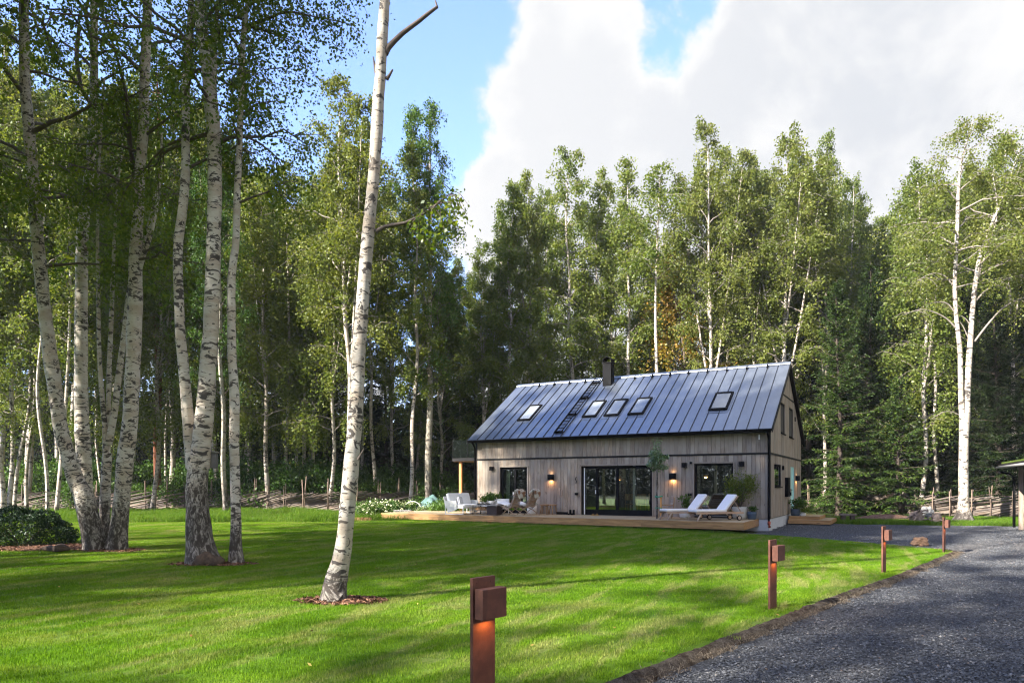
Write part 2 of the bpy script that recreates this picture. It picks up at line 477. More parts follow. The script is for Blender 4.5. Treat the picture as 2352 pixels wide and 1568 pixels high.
# lawn and gravel colours are functions of the place on the ground
def lawn_colour(t, pos, blade=False):
    big = t.noise(pos, .22, 3, .5)
    strk = t.noise(t.streak(pos, 64, .42, 2.3), 1.0, 5, .66, .35)
    strk2 = t.noise(t.streak(pos, 8, .5, 1.6), .8, 4, .6, .3)
    fine = t.noise(pos, 5.0, 4, .65)
    c = t.mix(t.mapr(big, .35, .65), (.098, .195, .012), (.130, .228, .016))
    c = t.mix(t.mapr(strk, .47, .64, 0, .80), c, (.235, .245, .085))
    c = t.mix(t.mapr(strk2, .50, .68, 0, .5), c, (.185, .225, .042))
    pt = t.noise(pos, .75, 3, .6)
    c = t.mix(t.mapr(pt, .58, .70, 0, .5), c, (.245, .225, .10))
    c = t.mix(t.mapr(pt, .42, .30, 0, .45), c, (.050, .135, .012))
    c = t.mix(t.mapr(strk2, .46, .30, 0, .5), c, (.060, .145, .010))
    c = t.mix(t.mapr(fine, .5, .75, 0, .40), c, (.055, .115, .009))
    return c


def lawn_mat():
    m, t = new_mat('lawn_turf')
    pos = t.add('ShaderNodeNewGeometry').outputs['Position']
    c = lawn_colour(t, pos)
    f = t.noise(pos, 60, 4, .7)
    c = t.mix(t.mapr(f, .3, .7, 0, .8), t.mix(1, c, (.55, .6, .5), 'MULTIPLY'), c)
    principled(t, c, .9, 0, .1, f, .8, .03)
    return m
M['lawn'] = lawn_mat()


def blade_mat(name, tall=False):
    m, t = new_mat(name)
    ge = t.add('ShaderNodeNewGeometry'); pos = ge.outputs['Position']
    if tall:
        n = t.noise(pos, .8, 3)
        c = t.ramp(t.math('ADD', t.math('MULTIPLY', ge.outputs['Random Per Island'], .6), t.math('MULTIPLY', n, .4)), [(.2, (.055, .12, .012)), (.55, (.10, .19, .02)), (.9, (.20, .22, .06))])
    else:
        c = lawn_colour(t, pos, True)
        c = t.mix(1, c, t.ramp(ge.outputs['Random Per Island'], [(0, (.62, .7, .6)), (.6, (1.05, 1.08, 1)), (1, (1.75, 1.5, 1.9))]), 'MULTIPLY')
    di = t.add('ShaderNodeBsdfDiffuse'); t.l.new(c, di.inputs[0])
    tr = t.add('ShaderNodeBsdfTranslucent'); t.l.new(t.mix(1, c, (1.2, 1.2, .5), 'MULTIPLY'), tr.inputs[0])
    mx = t.add('ShaderNodeMixShader'); mx.inputs[0].default_value = .35
    t.l.new(di.outputs[0], mx.inputs[1]); t.l.new(tr.outputs[0], mx.inputs[2]); t.l.new(mx.outputs[0], t.out.inputs[0])
    return m
M['blade'] = blade_mat('grass_blades'); M['tallblade'] = blade_mat('tall_grass_blades', True)


def gravel_mats():
    m, t = new_mat('gravel_bed')
    pos = t.add('ShaderNodeNewGeometry').outputs['Position']
    v = t.add('ShaderNodeTexVoronoi'); t.l.new(pos, v.inputs['Vector']); v.inputs['Scale'].default_value = 38
    big = t.noise(pos, .5, 3)
    c = t.ramp(v.outputs['Color'], [(0, (.022, .024, .028)), (.5, (.060, .063, .070)), (.9, (.12, .125, .135)), (1, (.22, .22, .21))])
    c = t.mix(t.mapr(v.outputs['Distance'], .3, .7, 0, .6), c, (.02, .02, .024))
    c = t.mix(t.mapr(big, .5, .7, 0, .35), c, (.13, .115, .10))
    principled(t, c, .75, 0, .3, v.outputs['Distance'], 1.0, -.03)
    m2, t = new_mat('gravel_stones')
    ge = t.add('ShaderNodeNewGeometry')
    co = t.add('ShaderNodeTexCoord').outputs['Object']
    n = t.noise(co, 60, 3)
    c = t.ramp(ge.outputs['Random Per Island'], [(0, (.030, .031, .034)), (.35, (.054, .056, .062)), (.7, (.088, .092, .100)), (.94, (.13, .134, .142)), (.98, (.26, .25, .235)), (1, (.16, .10, .065))])
    big = t.noise(t.streak(ge.outputs['Position'], 46, .14, 1.1), 1.0, 3)
    c = t.mix(t.mapr(big, .5, .7, 0, .30), c, (.11, .095, .082))
    principled(t, t.mix(1, c, t.ramp(n, [(.3, (.8,)*3), (.7, (1.15,)*3)]), 'MULTIPLY'), .6, 0, .4)
    return m, m2
M['gravel'], M['stone'] = gravel_mats()


def floor_mat():
    m, t = new_mat('forest_floor')
    pos = t.add('ShaderNodeNewGeometry').outputs['Position']
    n = t.noise(pos, .35, 4); f = t.noise(pos, 9, 5, .7)
    c = t.mix(t.mapr(n, .4, .6), (.045, .070, .016), (.060, .050, .028))
    c = t.mix(t.mapr(f, .4, .7), t.mix(1, c, (.5, .5, .5), 'MULTIPLY'), c)
    principled(t, c, .95, 0, .05, f, 1, .05)
    return m
M['floor'] = floor_mat()

# ------------------------------------------------------------------ ground, lawn, gravel
POSTS = [(-.21, 4.84), (3.59, 9.3), (7.58, 13.76), (11.65, 18.2)]
DIPS = [(3.6, 9.3, .08, 2.6), (7.6, 13.8, .10, 3.2), (11.8, 18.4, .19, 4.6), (22, 31, .10, 8)]


def zt(x, y):
    z = 0.0
    for a, b, h, s in DIPS: z -= h*math.exp(-((x-a)**2+(y-b)**2)/(2*s*s))
    if y > 58: z += min(9, .13*(y-58))
    return z+.02*math.sin(x*.21+1)*math.cos(y*.17)*min(1, max(0, (y-6)/10))


HANG = math.radians(-30.025)
HC, HS = math.cos(HANG), math.sin(HANG)
HL, HW_ = 13.19, 9.05
HO = Vector((-1.68, 32.1, 0))


def HW(x, y, z=0):
    return Vector((HO.x+x*HC-y*HS, HO.y+x*HS+y*HC, z))


def sheet(name, poly, step, dz, mat, kind='structure', dens=.35):
    P = []
    for i, (a, b) in enumerate(poly):
        c, d = poly[(i+1) % len(poly)]; n = max(1, int(math.hypot(c-a, d-b)/dens))
        P += [(a+(c-a)*k/n, b+(d-b)*k/n) for k in range(n)]
    nb = len(P)
    xs = [p[0] for p in P]; ys = [p[1] for p in P]
    def inside(x, y):
        r = False; j = len(poly)-1
        for i in range(len(poly)):
            (a, b), (c, d) = poly[i], poly[j]
            if (b > y) != (d > y) and x < (c-a)*(y-b)/(d-b)+a: r = not r
            j = i
        return r
    x = min(xs)+step/2
    while x < max(xs):
        y = min(ys)+step/2
        while y < max(ys):
            if inside(x, y): P.append((x+random.uniform(-.1, .1)*step, y+random.uniform(-.1, .1)*step))
            y += step
        x += step
    v, e, f, *_ = delaunay_2d_cdt([Vector(p) for p in P], [], [list(range(nb))], 1, 1e-4)
    me = bpy.data.meshes.new(name)
    me.from_pydata([(p.x, p.y, zt(p.x, p.y)+dz) for p in v], [], f); me.polygons.foreach_set('use_smooth', [True]*len(me.polygons))
    bm = bmesh.new(); bm.from_mesh(me)
    bmesh.ops.recalc_face_normals(bm, faces=bm.faces)
    if bm.faces and bm.faces[0].normal.z < 0: bmesh.ops.reverse_faces(bm, faces=bm.faces)
    bm.to_mesh(me); bm.free()
    return tag(link(name, me, mat), kind=kind), inside


def grid_axis(a, b, inner, outer):
    c = list(np.arange(a, b+.01, inner)); return [-outer, -600, -200, -90] + c + [90 if b < 85 else b+20, 200, 600, outer]


def build_ground():
    xs = grid_axis(-48, 48, 1.0, 2500); ys = [-2500, -600, -200, -60]+list(np.arange(-16, 80.1, 1.0))+[120, 250, 700, 2500]
    V = [(x, y, zt(x, y)-.09) for y in ys for x in xs]; nx = len(xs)
    Q = [(j*nx+i, j*nx+i+1, (j+1)*nx+i+1, (j+1)*nx+i) for j in range(len(ys)-1) for i in range(nx-1)]
    tag(link('ground', np_mesh('ground', V, Q, None, True), M['floor']), kind='structure')
build_ground()

EDGE = [(-7.0, -4.0), (-3.55, .2), (-1.4, 2.8), (.72, 5.35), (2.0, 6.85), (3.42, 8.55), (5.2, 10.6), (7.15, 12.7), (9.0, 14.9), (10.6, 16.7), (12.0, 18.25)]
BACK = [(12.1, 18.75), (11.75, 19.3), (11.2, 20.3), (10.4, 21.2), (9.6, 22.1), (8.6, 22.9)]
lawn_poly = EDGE + BACK + [(7.9, 24.6), (-4.2, 31.6), (-6.6, 30.2), (-11, 29.5), (-17, 29.2), (-24, 28.6), (-36, 28), (-36, -4)]
lawn, in_lawn = sheet('lawn', lawn_poly, .6, 0, M['lawn'])
c0 = HW(HL-.4, -2.9); c1 = HW(HL+.05, .1); c2 = HW(HL+.05, 9.0)
gravel_poly = [(x+.02, y-.02) for x, y in EDGE[::1]] + BACK + [(8.2, 23.4), (c1.x-.6, c1.y-.4), (c1.x, c1.y), (c2.x-2, c2.y-3.4), (14.6, 29.7), (16.2, 29.4), (19, 28.9), (24, 28.2), (40, 27), (40, -8), (-6.9, -8)]
gravel, in_gravel = sheet('gravel_yard', gravel_poly, .7, -.05, M['gravel'])


def scatter(name, pts, meshes, mat, rots=None, scales=None):
    """one stuff object: small patches spread over the ground by geometry nodes"""
    src = bpy.data.collections.new(name+'_patches')
    for i, me in enumerate(meshes):
        me.materials.append(mat); src.objects.link(bpy.data.objects.new('%s_patch' % name, me))
    n = len(pts)
    me = bpy.data.meshes.new(name); me.vertices.add(n); me.vertices.foreach_set('co', np.asarray(pts, np.float32).ravel())
    a = me.attributes.new('rot', 'FLOAT_VECTOR', 'POINT')
    rv = np.zeros((n, 3), np.float32); rv[:, 2] = np.random.RandomState(3).rand(n)*6.283 if rots is None else rots
    a.data.foreach_set('vector', rv.ravel())
    a = me.attributes.new('scl', 'FLOAT', 'POINT'); a.data.foreach_set('value', np.asarray(np.random.RandomState(5).uniform(.9, 1.12, n) if scales is None else scales, np.float32))
    o = link(name, me)
    ng = bpy.data.node_groups.new(name+'_nodes', 'GeometryNodeTree')
    ng.interface.new_socket('Geometry', in_out='INPUT', socket_type='NodeSocketGeometry')
    ng.interface.new_socket('Geometry', in_out='OUTPUT', socket_type='NodeSocketGeometry')
    N, L = ng.nodes, ng.links
    gi = N.new('NodeGroupInput'); go = N.new('NodeGroupOutput')
    ci = N.new('GeometryNodeCollectionInfo'); ci.inputs['Collection'].default_value = src; ci.inputs['Separate Children'].default_value = True; ci.inputs['Reset Children'].default_value = True
    ip = N.new('GeometryNodeInstanceOnPoints'); ip.inputs['Pick Instance'].default_value = True
    ra = N.new('GeometryNodeInputNamedAttribute'); ra.data_type = 'FLOAT_VECTOR'; ra.inputs['Name'].default_value = 'rot'
    sa = N.new('GeometryNodeInputNamedAttribute'); sa.data_type = 'FLOAT'; sa.inputs['Name'].default_value = 'scl'
    rn = N.new('FunctionNodeRandomValue'); rn.data_type = 'INT'
    ii = [s for s in rn.inputs if s.type == 'INT']; ii[0].default_value = 0; ii[1].default_value = len(meshes)-1
    L.new(gi.outputs[0], ip.inputs['Points']); L.new(ci.outputs[0], ip.inputs['Instance'])
    er = N.new('FunctionNodeEulerToRotation'); L.new(ra.outputs[0], er.inputs[0]); L.new(er.outputs[0], ip.inputs['Rotation'])
    L.new(sa.outputs[0], ip.inputs['Scale'])
    L.new([s for s in rn.outputs if s.type == 'INT'][0], ip.inputs['Instance Index'])
    L.new(ip.outputs[0], go.inputs[0])
    md = o.modifiers.new('spread', 'NODES'); md.node_group = ng
    return tag(o, kind='stuff')


def blades(n, size, hmin, hmax, w, seed, lean=.5):
    r = np.random.RandomState(seed)
    p = np.zeros((n, 3)); p[:, :2] = (r.rand(n, 2)-.5)*size
    h = r.uniform(hmin, hmax, n); a = r.rand(n)*6.283; l = r.rand(n)*lean*h; b = r.rand(n)*6.283
    side = np.stack([np.cos(a), np.sin(a), 0*a], 1)*(w*r.uniform(.6, 1.3, n))[:, None]
    mid = p+np.stack([np.cos(b)*l*.4, np.sin(b)*l*.4, h*.6], 1)
    tip = p+np.stack([np.cos(b)*l*1.2, np.sin(b)*l*1.2, h], 1)
    V = np.stack([p-side, p+side, mid+side*.6, tip, mid-side*.6], 1).reshape(-1, 3)
    i = np.arange(n)*5
    Q = np.concatenate([np.stack([i, i+1, i+2, i+4], 1), np.stack([i+4, i+2, i+3, i+3], 1)])
    T = np.concatenate([np.stack([i, i+1, i+2], 1), np.stack([i, i+2, i+4], 1), np.stack([i+4, i+2, i+3], 1)])
    return np_mesh('grass_patch', V, T)


def build_grass():
    r = random.Random(11)
    pts = []
    for iy in range(4*2, 30*2+2):
        for ix in range(-64, 28):
            x, y = ix*.5+r.uniform(-.1, .1), iy*.5+r.uniform(-.1, .1)
            if abs(x) > y*.82+1.5 or not in_lawn(x, y): continue
            if y < 24 and x > -8 and not (in_lawn(x+.30, y-.12) and in_lawn(x+.1, y-.32) and in_lawn(x+.32, y+.05)): continue
            q = Vector((x, y, 0))-HO; hx, hy = q.x*HC+q.y*HS, -q.x*HS+q.y*HC
            if hy > -2.9 and hx > -3.4: continue
            pts.append((x, y, zt(x, y)-.004))
    scatter('lawn_grass', pts, [blades(1150, .62, .022, .045, .0026, s) for s in (1, 2, 3)], M['blade'])
    # longer fringe along the cut edge of the lawn
    fr = []
    for (a, b), (c, d) in zip((EDGE+BACK)[2:-1], (EDGE+BACK)[3:]):
        n = int(math.hypot(c-a, d-b)/.11)
        for k in range(n):
            t = (k+r.random())/n
            if r.random() < .8: fr.append((a+(c-a)*t-.34+r.uniform(-.08, .08), b+(d-b)*t+.30+r.uniform(-.08, .08), 0))
            fr.append((a+(c-a)*t-.17+r.uniform(-.06, .06), b+(d-b)*t+.15+r.uniform(-.06, .06), 0))
    fr = [(x, y, zt(x, y)-.01) for x, y, _ in fr]
    scatter('edge_grass', fr, [blades(110, .18, .025, .055, .003, s, 1.0) for s in (5, 6)], M['blade'])
    # rough grass between lawn and fence, left of the house and behind the gravel
    tg = []
    for i in range(2300):
        x = r.uniform(-34, -4.5); y = r.uniform(29.3, 41)
        if y < 29.4+max(0, (x+11)*.22): continue
        tg.append((x, y+.35*math.sin(x*1.7)+.2*math.sin(x*4.1), zt(x, y)-.06))
    for i in range(170):
        x = r.uniform(-34, -7); tg.append((x, r.uniform(29.0, 29.8), -.04))
    scatter('tall_grass', tg, [blades(150, .7, .10, .38, .007, s, 1.1) for s in (8, 9, 10)], M['tallblade'], None, [max(.35, .8+1.1*mnoise.noise((q[0]*.35, q[1]*.35, 2))+r.uniform(-.15, .15)) for q in tg])
    vg = []
    for i in range(1500):
        x = r.uniform(14.8, 33); y = r.uniform(28.5, 35)
        if in_gravel(x, y): continue
        vg.append((x, y, zt(x, y)-.06))
    scatter('verge_grass', vg, [blades(140, .6, .05, .20, .007, s, 1.2) for s in (12, 13)], M['tallblade'])
    # tufts creeping along the foot of the deck
    dg = []
    for i in range(150):
        p = HW(r.uniform(-3.4, 12.7), -2.83+r.uniform(-.10, .02)); dg.append((p.x, p.y, zt(p.x, p.y)-.01))
    scatter('deck_edge_grass', dg, [blades(50, .3, .04, .13, .004, s, 1.0) for s in (15, 16)], M['tallblade'])
build_grass()


def pebbles(n, size, smin, smax, seed):
    r = np.random.RandomState(seed)
    base = np.array([(1, 0, 0), (-1, 0, 0), (0, 1, 0), (0, -1, 0), (0, 0, 1), (0, 0, -1)], float)
    tri = np.array([(0, 2, 4), (2, 1, 4), (1, 3, 4), (3, 0, 4), (2, 0, 5), (1, 2, 5), (3, 1, 5), (0, 3, 5)])
    V = np.tile(base, (n, 1, 1))*r.uniform(.55, 1.15, (n, 6, 1)) + r.uniform(-.35, .35, (n, 6, 3))
    V *= (r.uniform(smin, smax, n)[:, None, None])*np.array([1.25, .85, .62])
    a = r.rand(n)*6.283; b = r.uniform(-.6, .6, n)
    x, y, z = V[..., 0], V[..., 1], V[..., 2]
    y, z = y*np.cos(b)[:, None]-z*np.sin(b)[:, None], y*np.sin(b)[:, None]+z*np.cos(b)[:, None]
    x, y = x*np.cos(a)[:, None]-y*np.sin(a)[:, None], x*np.sin(a)[:, None]+y*np.cos(a)[:, None]
    p = (r.rand(n, 2)-.5)*size
    V = np.stack([x+p[:, :1], y+p[:, 1:], z+r.uniform(-.002, .010, n)[:, None]], -1).reshape(-1, 3)
    T = (tri[None]+np.arange(n)[:, None, None]*6).reshape(-1, 3)
    return np_mesh('gravel_patch', V, T)


def build_gravel():
    r = random.Random(4); pts = []
    for iy in range(5, 62):
        for ix in range(-6, 60):
            x, y = ix*.52+r.uniform(-.1, .1), iy*.52+r.uniform(-.1, .1)
            if abs(x) > y*.80+1.2 or y > 31 or not in_gravel(x, y): continue
            if not in_gravel(x-.1, y+.12): continue
            pts.append((x, y, zt(x, y)-.046))
    scatter('gravel', pts, [pebbles(620, .66, .006, .0165, s) for s in (1, 2, 3)], M['stone'])
build_gravel()


def soil_edge():
    """torn turf edge between lawn and gravel"""
    P = []
    E = EDGE[1:]+BACK[:2]
    for (a, b), (c, d) in zip(E[:-1], E[1:]):
        n = max(1, int(math.hypot(c-a, d-b)/.06))
        P += [(a+(c-a)*k/n, b+(d-b)*k/n) for k in range(n)]
    V = []; m = 9
    for i, (x, y) in enumerate(P):
        x2, y2 = P[min(i+1, len(P)-1)]; x1, y1 = P[max(0, i-1)]
        t = Vector((x2-x1, y2-y1, 0)).normalized(); nrm = Vector((t.y, -t.x, 0))
        for k in range(m):
            s = k/(m-1)
            w = (-.07+.22*s)+.03*mnoise.noise((x*1.3, y*1.3, 3))
            q = Vector((x, y, 0))+nrm*w
            h = (.012*(1-s)-.062*s) + .040*math.sin(PI*min(1, s*1.25))*(.6+1.3*abs(mnoise.noise((x*2.2, y*2.2, 0)))) + .022*mnoise.noise((q.x*14, q.y*14, k))
            if k in (0, m-1): h = -.03 if k == 0 else -.085
            V.append((q.x, q.y, zt(q.x, q.y)+h))
    Q = [(i*m+k, i*m+k+1, (i+1)*m+k+1, (i+1)*m+k) for i in range(len(P)-1) for k in range(m-1)]
    mt, t = new_mat('dry_turf_edge')
    pos = t.add('ShaderNodeNewGeometry').outputs['Position']
    n = t.noise(pos, 7, 5, .7, .5); f = t.noise(pos, 55, 4, .7)
    c = t.mix(t.mapr(n, .35, .65), (.065, .046, .033), (.20, .165, .128))
    c = t.mix(t.mapr(f, .45, .7), t.mix(1, c, (.5, .5, .5), 'MULTIPLY'), c)
    principled(t, c, .95, 0, .05, f, 1, .03)
    tag(link('soil_edge', np_mesh('soil_edge', V, Q, None, True), mt), kind='structure')
    r = random.Random(9); sc = []
    for x, y in P[::2]:
        for _ in range(1):
            sc.append((x+r.uniform(-.02, .16), y-r.uniform(-.02, .14), 0))
    sc = [(x, y, zt(x, y)-.02) for x, y, _ in sc]
    dry, t = new_mat('dry_straw')
    ge = t.add('ShaderNodeNewGeometry')
    principled(t, t.ramp(ge.outputs['Random Per Island'], [(0, (.05, .036, .026)), (.5, (.12, .095, .068)), (1, (.24, .20, .15))]), .9, 0, .1)
    scatter('dry_straw', sc, [blades(90, .16, .01, .045, .0025, s, 3.0) for s in (21, 22)], dry)
soil_edge()

# ------------------------------------------------------------------ trees
def np_tube(path, rad, sides, v0=0.0, wob=0, seed=0, flare=None):
    path = np.asarray(path, float); rad = np.asarray(rad, float); n = len(path)
    t = np.gradient(path, axis=0); t /= np.linalg.norm(t, axis=1)[:, None]+1e-9
    ref = np.array([0., 1, 0]) if abs(t[0, 1]) < .8 and abs(t[0, 2]) > .5 else np.array([0., 0, 1])
    a = ref[None]-t*(t@ref)[:, None]; a /= np.linalg.norm(a, axis=1)[:, None]+1e-9
    b = np.cross(t, a)
    ang = np.linspace(0, 2*PI, sides+1)
    R = np.repeat(rad[:, None], sides+1, 1)
    if wob or flare:
        for i in range(n):
            for k in range(sides+1):
                u = (math.cos(ang[k]), math.sin(ang[k]))
                w = 0
                if wob: w += wob*mnoise.fractal((u[0]*1.3+seed, u[1]*1.3, path[i, 2]*2.2), 1, 2, 3)
                if flare:
                    f = max(0, 1-(path[i, 2]-path[0, 2])/flare)
                    w += f*f*(.22+.5*abs(mnoise.noise((u[0]*1.6+seed*3, u[1]*1.6, path[i, 2]*1.5))))
                R[i, k] *= 1+w
    V = path[:, None]+a[:, None]*np.cos(ang)[None, :, None]*R[..., None]+b[:, None]*np.sin(ang)[None, :, None]*R[..., None]
    L = np.concatenate([[0], np.cumsum(np.linalg.norm(np.diff(path, axis=0), axis=1))])+v0
    uu = np.repeat((ang*max(rad[0]*.75, .01))[None], n, 0); vv = np.repeat(L[:, None], sides+1, 1)
    i, k = np.meshgrid(np.arange(n-1), np.arange(sides), indexing='ij'); w = sides+1
    q = np.stack([i*w+k, i*w+k+1, (i+1)*w+k+1, (i+1)*w+k], -1).reshape(-1, 4)
    return V.reshape(-1, 3), q, np.stack([uu, vv], -1).reshape(-1, 2)


def join(parts, name, smooth=True):
    V, Q, U, o = [], [], [], 0
    for v, q, u in parts:
        V.append(v); Q.append(q+o); U.append(u); o += len(v)
    return np_mesh(name, np.concatenate(V), np.concatenate(Q), np.concatenate(U), smooth)


def spline(pts, step):
    """Catmull-Rom through rows (x, y, z, r), resampled"""
    P = np.asarray(pts, float); P = np.vstack([2*P[0]-P[1], P, 2*P[-1]-P[-2]])
    out = []
    for i in range(1, len(P)-2):
        n = max(1, int(np.linalg.norm(P[i+1, :3]-P[i, :3])/step))
        for k in range(n):
            t = k/n
            out.append(.5*((2*P[i])+(-P[i-1]+P[i+1])*t+(2*P[i-1]-5*P[i]+4*P[i+1]-P[i+2])*t*t+(-P[i-1]+3*P[i]-3*P[i+1]+P[i+2])*t**3))
    out.append(P[-2]); return np.array(out)


def leaves_mesh(C, size, rng, name='crown', droop=.6, aspect=.72, flat=0.):
    """diamond leaves at the points C"""
    n = len(C)
    d = rng.normal(size=(n, 3)); d[:, 2] -= droop; d /= np.linalg.norm(d, axis=1)[:, None]
    s = rng.normal(size=(n, 3)); s[:, 2] *= 1-flat; s -= d*(s*d).sum(1)[:, None]; s /= np.linalg.norm(s, axis=1)[:, None]+1e-9
    sz = size*rng.uniform(.65, 1.3, n)[:, None]
    A = C-d*sz*.5; B = C+d*sz*.5; m = C-d*sz*.08
    V = np.stack([A, m+s*sz*aspect*.5, B, m-s*sz*aspect*.5], 1).reshape(-1, 3)
    return np_mesh(name, V, np.arange(n*4).reshape(-1, 4))


def limb(p, az, el, L, droop, n=7, jit=.05, rng=None):
    s = np.linspace(0, 1, n)
    h = np.array([math.cos(az), math.sin(az), 0])
    pts = p+np.outer(s*L*math.cos(el), h); pts[:, 2] += L*(math.sin(el)*s-droop*s*s)
    if rng is not None: pts[1:] += rng.normal(size=(n-1, 3))*jit*L*s[1:, None]
    return pts


def along(pts, s):
    f = np.clip(s, 0, .9999)*(len(pts)-1); i = f.astype(int); t = (f-i)[:, None]
    return pts[i]*(1-t)+pts[i+1]*t


def grow(path, rad, rng, zlo, R, nb, nsec, m, el=(25, 60), hang=.35, spread=.11, twigs=True, tube_sides=4, bare=0., lmin=.35):
    """limbs on a stem; returns tubes and leaf points"""
    tubes, C = [], []
    z = path[:, 2]; ztop = z[-1]
    for i in range(nb):
        t = (i+rng.uniform(.1, .9))/nb; zz = zlo+(ztop-zlo)*t**.95
        j = min(np.searchsorted(z, zz), len(z)-1); p = path[j]; r = rad[j]
        prof = (math.sin(PI*min(1, .18+.82*t)**1.0)**.7)*(1-.35*t)+.16
        L = max(lmin, R*prof*rng.uniform(.65, 1.25)); az = i*2.39996+rng.uniform(-.5, .5)
        e = math.radians(rng.uniform(*el)+22*t); dr = rng.uniform(.1, .45)
        pts = limb(p, az, e, L, dr, 7, .05, rng)
        tubes.append(np_tube(pts, np.linspace(min(r*.6, .012+L*.013), .006, 7), tube_sides, 200))
        ns = max(2, int(nsec*L/R+1))
        for k in range(ns):
            s = rng.uniform(.3 if t > .3 else .45, 1.0); q = along(pts, np.array([s]))[0]
            L2 = L*rng.uniform(.22, .45)+.25
            p2 = limb(q, az+rng.uniform(-1.5, 1.5), e*.6+rng.uniform(-.5, .4), L2, rng.uniform(.3, .9), 4, .06, rng)
            if twigs: tubes.append(np_tube(p2, np.linspace(.011, .004, 4), 3, 200))
            mm = int(m*rng.uniform(.6, 1.4)*(1-bare))
            c = along(p2, rng.uniform(.05, 1.1, mm))
            c[:, 2] -= np.abs(rng.normal(size=mm))*hang
            c += rng.normal(size=(mm, 3))*spread
            C.append(c)
        mm = int(m*1.2); c = along(pts, rng.uniform(.55, 1.05, mm)); c[:, 2] -= np.abs(rng.normal(size=mm))*hang*.7; C.append(c+rng.normal(size=(mm, 3))*spread)
    return tubes, np.concatenate(C)


def make_birch(name, label, seed, H, hb, R, nb, nsec, m, leaf, lmat='leaf', bark='birch_far', r0=.13, bend=.5, lean=(0, 0), forks=0, el=(25, 60), hang=.35, group='trees of the forest edge', cat='birch tree'):
    rng = np.random.RandomState(seed)
    n = 26; zz = np.linspace(0, H, n)
    ph = rng.uniform(0, 6, 4)
    x = lean[0]*(zz/H)**1.2+bend*(np.sin(zz/H*3.2+ph[0])-math.sin(ph[0]))*.5+.10*(np.sin(zz*.9+ph[2])-math.sin(ph[2])); y = lean[1]*(zz/H)+bend*(np.sin(zz/H*2.7+ph[1])-math.sin(ph[1]))*.5
    path = np.stack([x, y, zz-.1], 1); rad = r0*(1-zz/H)**.75+.012; rad[0] *= 1.35
    tubes = [np_tube(path, rad, 8)]
    T, C = grow(path, rad, rng, hb, R, nb, nsec, m, el, hang)
    tubes += T; CC = [C]
    for f in range(forks):                     # strong upright limbs
        j = int(n*rng.uniform(.32, .5)); az = rng.uniform(0, 6.283); L = H-zz[j]
        s = np.linspace(0, 1, 12); out = R*rng.uniform(.45, .75)
        p2 = path[j]+np.stack([np.cos(az)*out*s**.8, np.sin(az)*out*s**.8, L*rng.uniform(.8, .95)*s], 1)
        r2 = np.linspace(rad[j]*.7, .012, 12); tubes.append(np_tube(p2, r2, 6, 60))
        T, C = grow(p2, r2, rng, p2[0, 2]+L*.2, R*.7, int(nb*.5), nsec, m, el, hang); tubes += T; CC.append(C)
    C = np.concatenate(CC)
    o = thing(name, label, cat, (0, 0, 0), 0, group)
    link('trunk', join(tubes, 'birch_trunk'), M[bark], o)
    link('crown', leaves_mesh(C, leaf, rng), M[lmat], o)
    return o


def make_spruce(name, label, seed, H, R, r0=.2, hb=1.0, mat='needle', group='spruces of the forest edge'):
    rng = np.random.RandomState(seed)
    zz = np.linspace(-.1, H, 20); path = np.stack([.15*np.sin(zz*.3), .1*np.cos(zz*.25), zz], 1); rad = r0*(1-zz/(H+.2))+.01
    tubes = [np_tube(path, rad, 8)]; A, B, W = [], [], []
    z = hb
    while z < H-.2:
        t = z/H; L0 = R*(1-t)**.8+.25
        for k in range(rng.randint(4, 7)):
            az = rng.uniform(0, 6.283); L = L0*rng.uniform(.55, 1.15)
            e = math.radians(8+40*t-14*(1-t)); pts = limb(np.array([path[min(19, int(t*19)), 0], path[min(19, int(t*19)), 1], z+rng.uniform(-.15, .15)]), az, e, L, .24*(1-t), 6, .02, rng)
            pts[-1, 2] += .1*L; pts[-2, 2] += .03*L
            tubes.append(np_tube(pts, np.linspace(.02+.008*L, .004, 6), 3, 60))
            ns = int(16+20*L); s = rng.uniform(.12, 1.02, ns)
            q = along(pts, s); sg = rng.choice([-1, 1], ns)
            a2 = az+sg*rng.uniform(.4, 1.1, ns); ln = (.18+.22*L*(1.1-s)*.7)*rng.uniform(.6, 1.3, ns)
            dirv = np.stack([np.cos(a2), np.sin(a2), rng.uniform(-.75, .1, ns)], 1)
            e2 = q+dirv*ln[:, None]
            for u0, u1 in ((0, .45), (.3, .75), (.6, 1.08)):
                jj = rng.normal(size=(ns, 3))*.03
                A.append(q+(e2-q)*u0+jj); B.append(q+(e2-q)*u1+jj+rng.normal(size=(ns, 3))*.05); W.append(rng.uniform(.018, .045, ns))
        z += rng.uniform(.28, .5)*(.6+.5*(1-t))
    A, B, W = np.concatenate(A), np.concatenate(B), np.concatenate(W)
    d = B-A; s = np.cross(d, rng.normal(size=d.shape)*np.array([.5, .5, 1])); s /= np.linalg.norm(s, axis=1)[:, None]+1e-9; mid = (A+B)/2
    V = np.stack([A, mid+s*W[:, None], B, mid-s*W[:, None]], 1).reshape(-1, 3)
    o = thing(name, label, 'spruce tree', (0, 0, 0), 0, group)
    link('trunk', join(tubes, 'spruce_trunk'), M['spruce_bark'], o)
    link('crown', np_mesh('spruce_crown', V, np.arange(len(V)).reshape(-1, 4)), M[mat], o)
    return o


